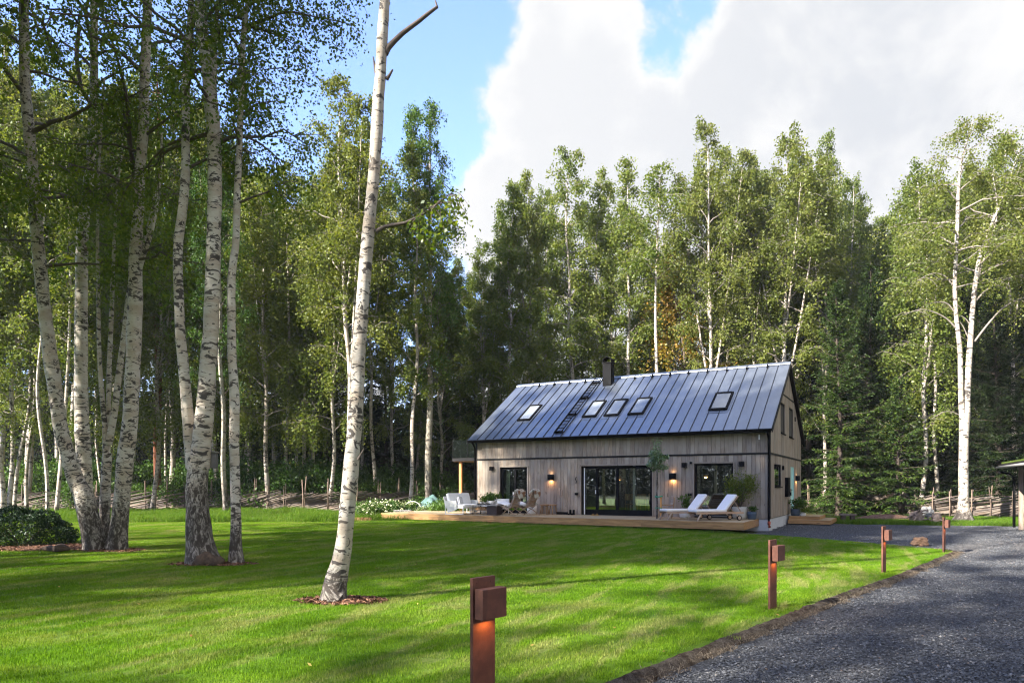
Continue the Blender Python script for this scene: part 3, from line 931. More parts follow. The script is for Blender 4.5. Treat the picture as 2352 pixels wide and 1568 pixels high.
def make_shrub(name, label, seed, h, R, n, leaf, mat='shrub', cat='shrub', group=None, clumps=26, stems=9, flower=0, aspect=.6, flat=.3):
    rng = np.random.RandomState(seed)
    C = []; tubes = []
    for i in range(clumps):
        a = rng.uniform(0, 6.283); rr = R*math.sqrt(rng.uniform(0, 1)); z = h*rng.uniform(.15, 1)*(1-.45*(rr/R)**2)
        c = np.array([rr*math.cos(a), rr*math.sin(a), z]); k = n//clumps
        p = rng.normal(size=(k, 3))*np.array([R*.2, R*.2, h*.09])+c
        C.append(p)
        if i < stems:
            tubes.append(np_tube(limb(np.array([c[0]*.15, c[1]*.15, -.05]), a, math.atan2(z, rr+.05), math.hypot(z, rr), .05, 5), np.linspace(.012+h*.006, .004, 5), 4))
    C = np.concatenate(C); C = C[C[:, 2] > .02]
    o = thing(name, label, cat, (0, 0, 0), 0, group)
    link('stem', join(tubes, 'shrub_stem'), M['twig'], o)
    link('foliage', leaves_mesh(C, leaf, rng, 'shrub_foliage', .2, aspect, flat), M[mat], o)
    if flower:
        k = rng.choice(len(C), flower); P = C[k]+np.array([0, 0, .03])
        link('blossom', leaves_mesh(P, leaf*.9, rng, 'shrub_blossom', 0, .9), M['flower'], o)
    return o


def stem_of(px, Z, step=.12, top=None):
    """rows (x, y, width) traced on the picture at depth Z -> resampled rows; top adds rows above"""
    rows = [(*AT(x, y, z_), w/2/F*z_) for x, y, w, z_ in [(p[0], p[1], p[2], p[3] if len(p) > 3 else Z) for p in px]]
    if top:
        a, b = Vector(rows[-2][:3]), Vector(rows[-1][:3]); d = (b-a).normalized(); d = (d+Vector((0, 0, 1.5))).normalized()
        L = top-b.z; r = rows[-1][3]
        for k in (1, 2, 3, 4): rows.append((*(b+d*L*k/4), max(.012, r*(1-k/4.2))))
    return spline(rows, step)


def hand_tree(name, label, stems, base, Z, leafspec, bark='birch', group=None, extra=None, cat='birch tree', wob=.07, sides=18):
    """a tree whose stems are given one by one; the first stem stands at the base"""
    rng = np.random.RandomState(int(Z*10)+len(label))
    b = Vector((base[0], base[1], base[2])); tubes, C = [], []
    for si, (rows, is_base, zlo, R, nb, nsec, m) in enumerate(stems):
        S = rows.copy(); S[:, :3] -= np.array(b)
        tubes.append(np_tube(S[:, :3], S[:, 3], sides if S[0, 3] > .05 else 8, 0 if is_base else 60+si*7, wob, si*3.7+Z, .7 if is_base else None))
        if nb:
            T, c = grow(S[:, :3], S[:, 3], rng, zlo, R, nb, nsec, m, (0, 45), .42, .10, True, 5); tubes += T; C.append(c)
    for pts, r, lv in (extra or []):
        S = spline([(*(Vector(p)-b), rr) for p, rr in zip(pts, r)], .12); tubes.append(np_tube(S[:, :3], S[:, 3], 7, lv[5] if lv and len(lv) > 5 else 200, .08))
        if lv and lv[0]:
            for k in range(lv[0]):
                q = along(S[:, :3], np.array([rng.uniform(lv[4] if len(lv) > 4 else .3, 1)]))[0]
                p2 = limb(q, rng.uniform(0, 6.283), rng.uniform(-.6, .5), rng.uniform(.35, 1)*lv[1], rng.uniform(.4, 1.0), 4, .06, rng)
                tubes.append(np_tube(p2, np.linspace(.008, .003, 4), 3, 200))
                c = along(p2, rng.uniform(.1, 1.05, lv[2])); c[:, 2] -= np.abs(rng.normal(size=lv[2]))*lv[3]; C.append(c+rng.normal(size=(lv[2], 3))*.07)
    o = thing(name, label, cat, b, 0, group)
    link('trunk', join(tubes, 'birch_trunk'), M[bark], o)
    if C: link('crown', leaves_mesh(np.concatenate(C), leafspec[0], rng), M[leafspec[1]], o)
    return o


GL = 'tall birches standing on the lawn'
# three stems from one stool, far left
A_ = [(223, 1285, 50), (216, 1240, 46), (207, 1200, 44), (197, 1160, 42), (189, 1130, 40), (173, 1100, 35), (155, 1040, 31), (139, 980, 29), (128, 903, 29), (117, 827, 30), (104, 727, 26), (95, 639, 27), (86, 551, 25), (80, 477, 26), (72, 360, 24), (64, 271, 23), (57, 184, 21), (55, 60, 20), (54, -40, 18)]
D_ = [(268, 1285, 46), (270, 1240, 41), (276, 1180, 36), (281, 1130, 34), (285, 1090, 35), (289, 1040, 35), (298, 980, 33), (302, 903, 32), (306, 827, 31), (309, 740, 31), (311, 698, 31), (311, 610, 28), (314, 540, 25), (318, 477, 23), (322, 389, 22), (329, 301, 22), (332, 184, 21), (337, 60, 20), (340, -40, 18)]
C_ = [(244, 1275, 26), (239, 1235, 24), (240, 1190, 23), (243, 1110, 21), (246, 1040, 19)]
C1 = [(244, 1050, 13), (240, 970, 11), (233, 890, 10), (228, 810, 9), (226, 700, 8), (224, 560, 7), (226, 420, 6), (232, 300, 5), (240, 180, 4)]
C2 = [(247, 1030, 12), (249, 960, 10), (251, 844, 10), (257, 700, 9), (262, 560, 7), (270, 420, 6), (280, 330, 5), (285, 200, 4)]
C3 = [(249, 1020, 15), (262, 950, 14), (275, 844, 13), (287, 756, 12), (298, 660, 10), (318, 600, 9), (335, 540, 8), (352, 470, 6), (360, 390, 4)]
ZA = 16.3
D2 = [(312, 640, 16), (328, 590, 11), (345, 540, 10), (360, 470, 8), (368, 400, 6), (372, 300, 4)]
b = AT(245, 1265, ZA)
hand_tree('birch_tree', 'birch of several white stems spreading in a V from one dark stool', [
    (stem_of(A_, ZA, .12, 20), True, 6.4, 3.0, 24, 7, 62), (stem_of(D_, ZA, .12, 21), True, 6.6, 3.0, 24, 7, 62),
    (stem_of(C_, ZA+.5), True, 0, 0, 0, 0, 0), (stem_of(C1, ZA+.5), False, 6.5, 1.2, 8, 5, 40), (stem_of(C2, ZA+.6), False, 7, 1.2, 8, 5, 40), (stem_of(C3, ZA+.5), False, 7, 1.1, 6, 5, 40), (stem_of(D2, ZA), False, 7, 1.2, 7, 5, 40)],
    (b.x, b.y, zt(b.x, b.y)), ZA, (.08, 'leaf_near'), group=GL, bark='birch_v',
    extra=[([AT(318, 450, ZA), AT(300, 340, ZA), AT(290, 220, ZA-.3), AT(262, 110, ZA-.5), AT(235, 30, ZA-.6)], [.06, .05, .04, .03, .02], (16, 1.0, 50, .3)),
           ([AT(322, 420, ZA), AT(290, 300, ZA+.2), AT(278, 180, ZA+.3)], [.05, .03, .015], (10, 1.0, 50, .3))])
# single stem standing behind it
B_ = [(208, 1250, 32, 19), (204, 1190, 27, 19), (199, 1120, 26, 19), (192, 1040, 31, 19), (187, 940, 29, 19), (186, 815, 27, 19), (187, 698, 26, 19), (189, 551, 24, 19), (192, 510, 24, 19), (197, 470, 23, 19), (206, 389, 20, 19), (213, 301, 18, 19), (216, 184, 17, 19), (216, 60, 16, 19), (214, -40, 14, 19)]
b = AT(208, 1244, 19)
hand_tree('birch_tree', 'straight white birch standing alone just behind the leaning stem of the V-shaped birch', [(stem_of(B_, 19, .12, 22), True, 7.5, 3.4, 26, 7, 62)],
          (b.x, b.y, zt(b.x, b.y)), 19, (.09, 'leaf_near'), group=GL,
          extra=[([AT(186, 200, 19), AT(176, 130, 19), AT(182, 60, 19)], [.05, .06, .05], None), ([AT(216, 130, 19), AT(240, 118, 19), AT(275, 118, 19)], [.05, .04, .02], (6, .8, 40, .3))])
# forked birch with a wide dark foot
ZF = 13.6
F0 = [(468, 1305, 72), (464, 1275, 66), (459, 1240, 58), (455, 1195, 52), (452, 1140, 47), (454, 1080, 45), (457, 1045, 48)]
F_ = [(460, 1075, 42), (464, 1010, 42), (469, 960, 41), (474, 903, 39), (478, 827, 36), (484, 762, 34), (488, 657, 33), (491, 551, 31), (493, 440, 31), (493, 352, 30), (490, 290, 31), (484, 234, 30), (477, 141, 30), (464, 70, 27), (461, 0, 25), (460, -60, 23)]
E_ = [(444, 1075, 32), (437, 1010, 28), (432, 960, 26), (427, 903, 24), (420, 827, 23), (414, 762, 22), (410, 657, 21), (408, 600, 20), (411, 540, 20), (420, 477, 20), (426, 389, 19), (426, 301, 17), (428, 184, 17), (437, 60, 15), (440, -40, 13)]
F2 = [(490, 210, 14), (494, 140, 11), (492, 70, 10), (500, 20, 9), (508, -40, 8)]
b = AT(462, 1298, ZF)
hand_tree('birch_tree', 'birch forking into two white trunks above a thick black fissured foot', [
    (stem_of(F0, ZF), True, 0, 0, 0, 0, 0), (stem_of(F_, ZF, .12, 21), False, 7.8, 2.9, 26, 7, 62), (stem_of(E_, ZF+.1, .12, 19), False, 7.8, 2.5, 22, 7, 60), (stem_of(F2, ZF, .12), False, 9.6, 1.4, 8, 5, 50)],
    (b.x, b.y, zt(b.x, b.y)), ZF, (.074, 'leaf_near'), group=GL, bark='birch_f')
stump = MB(); rr = random.Random(2)
for k in range(5): stump.tube([AT(462, 1292, ZF-.15), AT(476+6*k, 1284+2*k, ZF-.25), AT(488+6*k, 1292-3*k, ZF-.2)], [.22, .17-.01*k, .06], 9)
# slender birch right of it
ZG = 13.7
G_ = [(542, 1300, 32), (542, 1260, 27), (542, 1200, 23), (541, 1140, 22), (539, 1070, 22), (538, 1000, 22), (539, 930, 22), (536, 860, 20), (533, 827, 20), (532, 762, 19), (531, 657, 18), (536, 600, 17), (542, 551, 16), (545, 440, 15), (549, 352, 14), (553, 234, 14), (556, 141, 13), (562, 47, 11), (572, -20, 9)]
b = AT(542, 1293, ZG)
hand_tree('birch_tree', 'slender single white birch beside the forked birch, foliage hanging into the sky', [(stem_of(G_, ZG, .12, 18), True, 7.2, 1.5, 28, 7, 56)],
          (b.x, b.y, zt(b.x, b.y)), ZG, (.07, 'leaf_near'), group=GL, sides=14,
          extra=[([AT(565, 60, ZG), AT(610, 45, ZG), AT(660, 28, ZG), AT(730, 40, ZG), AT(800, 55, ZG-.2)], [.035, .03, .022, .014, .006], (26, .7, 28, .28, .12)),
                 ([AT(562, 20, ZG), AT(640, -30, ZG), AT(740, -20, ZG), AT(815, 0, ZG+.2)], [.035, .03, .02, .008], (24, .7, 28, .3, .2)),
                 ([AT(551, 265, ZG), AT(575, 250, ZG), AT(590, 238, ZG), AT(630, 232, ZG)], [.028, .02, .014, .006], (10, .5, 26, .3, .4)),
                 ([AT(549, 300, ZG), AT(530, 300, ZG-.2), AT(500, 312, ZG-.2)], [.018, .012, .006], (5, .4, 20, .25))])
# single birch in the middle of the lawn
ZH = 9.3
H_ = [(768, 1392, 58), (768, 1360, 50), (773, 1325, 48), (782, 1290, 42), (790, 1250, 37), (794, 1210, 35), (798, 1164, 36), (805, 1089, 37), (812, 1014, 33), (818, 939, 33), (822, 864, 31), (825, 799, 31), (834, 676, 29), (844, 553, 29), (856, 430, 26), (865, 307, 27), (869, 225, 26), (873, 184, 25), (878, 90, 25), (884, 0, 23), (890, -70, 22)]
b = AT(770, 1376, ZH)
hand_tree('birch_tree', 'lone white birch leaning right on the lawn, dead branch near its top', [(stem_of(H_, ZH, .08, 15), True, 11.5, 2.0, 16, 7, 50)],
          (b.x, b.y, zt(b.x, b.y)), ZH, (.06, 'leaf_near'), group=GL, wob=.06, sides=24, bark='birch_low',
          extra=[([AT(884, 122, ZH), AT(893, 108, ZH), AT(925, 76, ZH), AT(960, 50, ZH), AT(985, 30, ZH), AT(1004, 16, ZH), AT(1000, 2, ZH)], [.055, .042, .034, .03, .026, .022, .010], None),
                 ([AT(868, 178, ZH), AT(862, 158, ZH), AT(857, 130, ZH)], [.04, .022, .006], None), ([AT(888, 182, ZH), AT(895, 172, ZH), AT(902, 160, ZH)], [.03, .02, .012], None),
                 ([AT(822, 1055, ZH-.1), AT(836, 1030, ZH-.1)], [.02, .006], None),
                 ([AT(771, 1372, ZH-.06), AT(757, 1358, ZH-.10), AT(748, 1340, ZH-.08)], [.16, .12, .05], (0, 0, 0, 0, 0, 0)),
                 ([AT(862, 532, ZH), AT(885, 520, ZH), AT(930, 512, ZH), AT(965, 496, ZH), AT(1005, 468, ZH), AT(1040, 440, ZH)], [.035, .028, .024, .018, .012, .005], (22, .55, 26, .2, .55))])
# grown-out root lobe and cut stub at the forked birch's foot: part of that tree
foot = stump.mesh('root_lobe', M['driftwood'])
root = [o for o in bpy.data.objects if o.type == 'EMPTY' and 'forking into two' in o.get('label', '')][0]
fo = link('root_lobe', foot, None, root); fo.location = -root.location
# twin-stemmed birch by the right-hand fence
ZR = 31.6
R0 = [(2213, 1196, 33), (2213, 1150, 22), (2213, 1080, 20), (2214, 1010, 19), (2216, 950, 22)]
R1 = [(2211, 965, 13), (2207, 905, 11), (2205, 807, 10), (2197, 734, 9), (2193, 661, 9), (2195, 600, 8), (2199, 514, 8), (2201, 440, 7), (2207, 380, 5), (2225, 310, 3), (2234, 280, 2)]
R2 = [(2220, 960, 15), (2222, 895, 13), (2227, 807, 12), (2236, 690, 10), (2248, 602, 9), (2265, 545, 7), (2295, 475, 6), (2320, 410, 4), (2346, 330, 2)]
R3 = [(2236, 690, 7), (2250, 620, 6), (2275, 560, 5), (2290, 480, 4), (2280, 400, 2)]
b = AT(2213, 1190, ZR)
def arch(pts): return [AT(1892.6+.293*x, 514.5+.293*y, ZR) for x, y in pts]
hand_tree('birch_tree', 'tall white birch forking low with bare arching side branches, beside the right-hand fence', [
    (stem_of(R0, ZR, .25), True, 0, 0, 0, 0, 0), (stem_of(R1, ZR, .25), False, 10.5, 2.6, 24, 8, 58), (stem_of(R2, ZR, .25), False, 11, 2.6, 20, 8, 58), (stem_of(R3, ZR, .25), False, 11, 2.2, 12, 7, 50)],
    (b.x, b.y, zt(b.x, b.y)), ZR, (.10, 'leaf_yellow'), bark='birch_far', sides=12, wob=.05,
    extra=[(arch([(1030, 810), (960, 740), (850, 685), (750, 670), (610, 715)]), [.045, .035, .03, .022, .01], (8, 1, 30, .4, .7)),
           (arch([(1025, 690), (970, 625), (900, 608), (820, 625)]), [.035, .028, .02, .01], (5, .8, 30, .4, .7)),
           (arch([(1005, 475), (950, 410), (860, 385), (730, 440)]), [.035, .028, .02, .01], (7, .9, 30, .4, .6)),
           (arch([(1180, 920), (1280, 790), (1400, 660), (1540, 585), (1680, 570)]), [.05, .045, .035, .025, .01], (16, 1.2, 45, .5, .55)),
           (arch([(1190, 600), (1270, 520), (1400, 440), (1560, 400), (1700, 410)]), [.05, .04, .032, .025, .01], (16, 1.2, 45, .5, .5)),
           (arch([(1140, 910), (1090, 800), (1060, 760)]), [.03, .02, .01], None), (arch([(1145, 790), (1110, 740), (1070, 715)]), [.03, .02, .01], None),
           (arch([(1055, 230), (1100, 170), (1190, 130), (1340, 135)]), [.035, .028, .02, .01], (8, .9, 35, .4, .4)),
           (arch([(1065, 1500), (1020, 1475), (940, 1470), (830, 1530)]), [.02, .016, .012, .006], (5, .7, 30, .3, .4))])

# kinds of forest trees: one of each is built, the rest are copies
KIND = {}
KIND['airy'] = make_birch('birch_tree', '', 1, 21, 7.0, 2.9, 36, 8, 52, .135, forks=2, r0=.13)
KIND['narrow'] = make_birch('birch_tree', '', 2, 20, 5.5, 1.9, 38, 7, 50, .135, r0=.11, el=(35, 65))
KIND['weeping'] = make_birch('birch_tree', '', 3, 19, 3.6, 2.4, 42, 8, 54, .13, hang=.8, r0=.11, forks=1)
KIND['full'] = make_birch('birch_tree', '', 4, 22, 3.2, 3.2, 50, 8, 52, .135, forks=2, r0=.14)
KIND['yellow'] = make_birch('birch_tree', '', 5, 22, 7.0, 3.3, 40, 8, 50, .135, 'leaf_yellow', forks=3, r0=.14)
KIND['spike'] = make_birch('birch_tree', '', 6, 21, 4.0, 2.4, 50, 7, 50, .135, r0=.13, el=(5, 40))
KIND['aspen'] = make_birch('aspen_tree', '', 8, 23, 6.5, 3.0, 44, 8, 46, .13, 'shrub', 'aspen', .24, forks=1, cat='aspen tree')
KIND['thin'] = make_birch('birch_tree', '', 9, 16, 6.5, 1.4, 22, 5, 36, .115, r0=.07, bend=.9)
KIND['bare'] = make_birch('birch_tree', '', 10, 19, 11.5, 2.0, 22, 6, 44, .125, r0=.10, bend=.8)
KIND['rowan'] = make_birch('rowan_tree', '', 12, 11, 4.0, 2.0, 26, 6, 40, .12, 'leaf_orange', 'twig', .08, cat='rowan tree')
KIND['pine'] = make_birch('pine_tree', '', 13, 24, 13, 2.8, 30, 7, 60, .13, 'needle', 'pine_bark', .19, bend=.2, el=(-5, 35), hang=.1, cat='pine tree')
KIND['spruce'] = make_spruce('spruce_tree', '', 21, 18, 4.0, .22, .7)
KIND['spruce_dark'] = make_spruce('spruce_tree', '', 22, 19, 3.8, .22, .8, 'needle_dark')
KIND['spruce_small'] = make_spruce('spruce_tree', '', 23, 9, 2.6, .12, .3)
KIND['sparse'] = make_birch('birch_tree', '', 14, 21, 6.0, 3.8, 36, 7, 26, .14, forks=2, r0=.12)  # thin crown shaped to let broken sun through, for unseen shade trees
HT = dict(sparse=21, airy=21, narrow=20, weeping=19, full=22, yellow=22, spike=21, aspen=23, thin=16, bare=19, rowan=11, pine=24, spruce=18, spruce_dark=19, spruce_small=9)
used = set()


def plant(kind, x, Z, top, label, wid=1.0, rz=None, group=None):
    """a tree of a kind at pixel column x, depth Z, reaching up to pixel row top"""
    X = (x-1176)/F*Z; h = (1113-top)/F*Z+CH-zt(X, Z); s = h/HT[kind]
    rz = random.uniform(0, 6.28) if rz is None else rz
    return plant_at(kind, X, Z, s, label, wid, rz, group)


def plant_at(kind, X, Y, s, label, wid=1.0, rz=0, group=None):
    src = KIND[kind]; sc = (s*wid, s*wid, s)
    if kind not in used:
        used.add(kind); o = src; o.location = (X, Y, zt(X, Y)-.05); o.rotation_euler = (0, 0, rz); o.scale = sc
        o['label'] = label
        if group: o['group'] = group
        return o
    return dup(src, (X, Y, zt(X, Y)-.05), rz, label, group, sc)


FRONT = [
    ('yellow', 812, 38.0, 200, 'broad pale birch of several rising limbs just behind the lone leaning birch', 1.0),
    ('aspen', 985, 43.0, 255, 'thick grey-trunked aspen behind the fence, left of the balcony post', .85),
    ('narrow', 940, 40.0, 335, 'straight slender white birch rising from behind the green tarpaulin', 1.0),
    ('weeping', 755, 41.0, 405, 'white birch with a speckled trunk just left of the lone leaning birch', 1.0),
    ('weeping', 617, 42.0, 385, 'white-trunked birch behind the fence, first right of the slender lawn birch', 1.05),
    ('bare', 650, 45.0, 400, 'leaning pale bare trunk behind the fence, second right of the slender lawn birch', 1.0),
    ('weeping', 700, 46.0, 420, 'thin birch of a close pair behind the fence, the left of the two trunks', .9),
    ('narrow', 716, 46.5, 410, 'thin birch of a close pair behind the fence, the right of the two trunks', .9),
    ('aspen', 520, 38.0, 330, 'grey trunk seen between the forked birch and the slender lawn birch', .7),
    ('full', 1105, 47.0, 560, 'low bushy birch behind the left end of the house roof', .9),
    ('narrow', 1185, 46.0, 440, 'green birch behind the roof ridge, left end of the row', 1.15),
    ('airy', 1212, 48.0, 410, 'green birch behind the roof ridge, second from the left end of the row', .8),
    ('spike', 1330, 47.0, 350, 'tall pointed birch behind the roof, a little left of the chimney', 1.0),
    ('narrow', 1385, 49.0, 400, 'birch with a small pointed top straight above the chimney', .9),
    ('narrow', 1442, 47.0, 375, 'narrow birch behind the roof, first right of the chimney', 1.1),
    ('bare', 1525, 43.0, 368, 'birch with a straight bright white bare trunk rising behind the ridge', 1.1),
    ('yellow', 1640, 43.5, 308, 'tall airy birch with a pale trunk above the right-hand skylight', .9),
    ('airy', 1678, 46.0, 345, 'green birch standing just right of the tall airy pale one behind the roof', .75),
    ('airy', 1738, 44.0, 365, 'birch with a curved white trunk behind the roof, left of the twin-trunked one', .75),
    ('yellow', 1795, 42.5, 312, 'big twin-trunked birch behind the right end of the roof ridge', 1.0),
    ('full', 1890, 45.0, 328, 'dense dark green birch above the gable, right of the twin-trunked one', .75),
    ('full', 1965, 48.0, 420, 'lower dense birch right of the gable, sloping down to the gap of sky', .75),
    ('rowan', 1585, 46.0, 590, 'small tree turning orange between the birches behind the roof', 1.1),
    ('weeping', 2112, 39.0, 382, 'green birch with a thin white double trunk left of the forked right-hand birch', 1.05),
    ('bare', 2150, 43.0, 420, 'slim birch deeper in the trees left of the forked right-hand birch', 1.0),
    ('airy', 2330, 42.0, 320, 'birch crown at the right border of the picture behind the carport', .9),
    ('spruce', 1925, 39.0, 640, 'dark spruce with drooping sprays right beside the grey gable', 1.0),
    ('spruce', 1995, 41.5, 600, 'broad spruce with sunlit branch tips, second right of the gable', 1.0),
    ('spruce_small', 2065, 38.0, 860, 'small spruce in front of the broad spruces right of the gable', 1.0),
    ('spruce_dark', 2290, 37.0, 600, 'dark spruce behind the fence between the forked birch and the carport', .95),
    ('spruce_dark', 2375, 35.0, 520, 'dark spruce behind the carport at the right border', 1.0),
    ('spruce_dark', 2210, 43.0, 650, 'dark spruce hidden behind the forked right-hand birch', .9),
    ('pine', 366, 44.0, 120, 'pine with a reddish bare trunk deep between the lawn birches', .9),
    ('thin', 108, 34.0, 330, 'thin pale sapling birch behind the fence at the V-shaped birch, left one', 1.0),
    ('thin', 128, 35.0, 300, 'thin pale sapling birch behind the fence at the V-shaped birch, right one', 1.0),
    ('bare', 8, 35.0, 150, 'white speckled birch trunk at the left border of the picture', 1.0),
    ('thin', 32, 38.0, 330, 'slim brown-white trunk behind the bush, second from the left border', 1.0),
    ('thin', 62, 40.0, 330, 'slim leaning trunk behind the bush, third from the left border', 1.0),
]
random.seed(21)
for k, x, Z, top, lab, wid in FRONT: plant(k, x, Z, top, lab, wid)

GF = 'trees of the dense forest behind the fence'
deep_lab = {'weeping': 'leafy weeping birch among the dense trees deep behind the fence', 'full': 'bushy full-crowned birch among the dense trees deep behind the fence', 'airy': 'open-crowned birch among the dense trees deep behind the fence',
            'narrow': 'narrow birch among the dense trees deep behind the fence', 'spruce': 'green spruce among the dense trees deep behind the fence', 'spruce_dark': 'nearly black spruce among the dense trees deep behind the fence',
            'yellow': 'yellowish broad birch among the dense trees deep behind the fence', 'bare': 'bare-trunked birch among the dense trees deep behind the fence', 'thin': 'thin sapling birch among the dense trees deep behind the fence'}
random.seed(33)
# tall birches behind the fence on the left fill the picture between the lawn birches
for k, x, Z, top in [('yellow', -40, 40, 60), ('full', 60, 45, 130), ('yellow', 165, 44, 150), ('full', 120, 52, 200), ('airy', 250, 47, 210), ('full', 300, 52, 200), ('yellow', 395, 46, 190), ('weeping', 350, 42, 330),
                     ('full', 450, 50, 230), ('yellow', 500, 47, 250), ('weeping', 470, 43, 380), ('weeping', 575, 48, 395), ('airy', 560, 54, 420), ('weeping', 640, 50, 400), ('weeping', 690, 52, 410), ('full', 740, 56, 430),
                     ('weeping', 20, 37, 350), ('weeping', 200, 39, 420), ('weeping', 290, 41, 450), ('yellow', 0, 50, 90), ('full', -60, 36, 200), ('airy', 860, 46, 380), ('full', 900, 50, 430), ('full', 1020, 50, 560), ('airy', 1060, 55, 600),
                     ('narrow', 1150, 54, 470), ('full', 1250, 55, 440), ('airy', 1410, 56, 430), ('weeping', 1480, 54, 520), ('airy', 1560, 56, 560), ('full', 1700, 55, 420), ('airy', 1760, 56, 400),
                     ('full', 1840, 54, 370), ('full', 1920, 56, 430), ('full', 2010, 58, 510), ('full', 2060, 54, 500), ('weeping', 2080, 48, 440), ('full', 2160, 52, 440), ('full', 2250, 54, 420), ('airy', 2300, 50, 360), ('full', 2380, 50, 350), ('yellow', 2420, 44, 330)]:
    plant(k, x, Z, top, deep_lab[k], random.uniform(.8, 1.05), None, GF)
for x in range(-100, 2480, 62):          # dark spruces and saplings close the view at the foot of the forest
    Z = random.uniform(56, 70); k = random.choice(['spruce_dark', 'spruce', 'spruce_dark', 'full'])
    plant(k, x+random.uniform(-20, 20), Z, random.uniform(600, 760), deep_lab[k], random.uniform(1.0, 1.35), None, GF)
for x in range(-80, 1080, 150):
    Z = random.uniform(47, 56); k = random.choice(['bare', 'thin', 'bare', 'narrow'])
    plant(k, x+random.uniform(-25, 25), Z, random.uniform(420, 560), deep_lab[k], random.uniform(.8, 1), None, GF)
for x in (1860, 2040, 2130, 2230, 2330, 2440):
    plant('spruce_dark', x, random.uniform(46, 52), random.uniform(560, 700), deep_lab['spruce_dark'], 1.1, None, GF)
# unseen birches added left of the picture, dappling lawn and house front with shade
random.seed(5)
GS = 'unseen shade trees added left of the garden'
SHADE_BIRCH = 'thin-crowned birch added out of view on the left to shade the garden'
for i in range(15):
    Y = -22+i*2.5+random.uniform(-1, 1); X = -max(11.5, Y*.80+3)-random.uniform(0, 15)
    plant_at('sparse', X, Y, random.uniform(.85, 1.1), SHADE_BIRCH, 1, random.uniform(0, 6), GS)
for X, Y in ((-14.6, 13.0), (-17.5, 14.6), (-16.5, 11.2), (-20.5, 16.5), (-21.5, 13.2), (-19, 9.8), (-11.6, 9.2), (-13.6, 7.6), (-12.6, 11.0), (-15.6, 9.0), (-14.4, 11.9)):  # added on the sun's path to shade the house front
    plant_at('sparse', X, Y, 1.12, SHADE_BIRCH, 1.05, random.uniform(0, 6), GS)

def haze():
    m, t = new_mat('thin_air')
    v = t.add('ShaderNodeVolumePrincipled'); v.inputs['Color'].default_value = (.93, .96, 1, 1); v.inputs['Density'].default_value = .0003; v.inputs['Anisotropy'].default_value = .1
    t.l.new(v.outputs[0], t.out.inputs['Volume'])
    tag(MB().box(-2600, 2600, -2600, 2600, -1.5, 52).build('haze', m), kind='stuff')
haze()

# ------------------------------------------------------------------ undergrowth
GU = 'leafy shrubs of the undergrowth along the fence'
SH = [make_shrub('undergrowth_shrub', '', 40+i, h, R, n, .13, group=GU) for i, (h, R, n) in enumerate([(1.7, 1.1, 3000), (2.4, 1.2, 3600), (1.2, 1.2, 2600)])]
labs = ['leafy green shrub of the undergrowth crowding behind the pole fence', 'tall leafy sapling shrub of the undergrowth crowding behind the pole fence', 'low spreading shrub of the undergrowth crowding behind the pole fence']
random.seed(8); first = set()


def put_shrub(i, X, Y, s, lab=None, grp=None):
    lab = lab or labs[i]
    if i not in first:
        first.add(i); o = SH[i]; o.location = (X, Y, zt(X, Y)-.06); o.scale = (s, s, s); o['label'] = lab
        if grp: o['group'] = grp
        return o
    return dup(SH[i], (X, Y, zt(X, Y)-.06), random.uniform(0, 6.28), lab, grp, (s, s, s))
for x in range(150, 1060, 24):
    Z = random.uniform(43.5, 47); i = random.choice([0, 1, 0, 2])
    put_shrub(i, (x+random.uniform(-8, 8)-1176)/F*Z, Z, random.uniform(.8, 1.3)*(1.25 if 360 < x < 760 else .9))
for x in range(-60, 1060, 48):
    Z = random.uniform(48, 54); put_shrub(1, (x-1176)/F*Z, Z, random.uniform(1.1, 1.7))
for x in range(1900, 2450, 60):
    Z = random.uniform(41, 45); put_shrub(random.choice([0, 1, 2]), (x-1176)/F*Z, Z, random.uniform(.6, 1.1))

def far_wood():
    r = np.random.RandomState(6); n = 70000
    x = r.uniform(-95, 95, n); y = r.uniform(74, 86, n); c = np.array([mnoise.noise((a*.16, 0, 1)) for a in np.linspace(-95, 95, 400)])
    top = 8+4*np.interp(x, np.linspace(-95, 95, 400), c); z = r.rand(n)**1.1*top
    P = np.stack([x, y, z+np.array([zt(a, b_) for a, b_ in zip(x, y)])], 1)
    tag(link('far_forest', leaves_mesh(P, .75, r, 'far_forest', .3, .7), M['needle_dark']), kind='stuff')
far_wood()


def far_wood_round():  # unseen band left and behind, added for the windows to reflect
    r = np.random.RandomState(16); n = 60000
    a = np.radians(r.uniform(140, 285, n)); d = r.uniform(66, 80, n); z = 10*r.rand(n)**1.2
    P = np.stack([d*np.cos(a), d*np.sin(a), z], 1); P = P[P[:, 1] < 45]
    tag(link('far_forest', leaves_mesh(P, .75, r, 'far_forest', .3, .7), M['needle_dark']), kind='stuff')
far_wood_round()

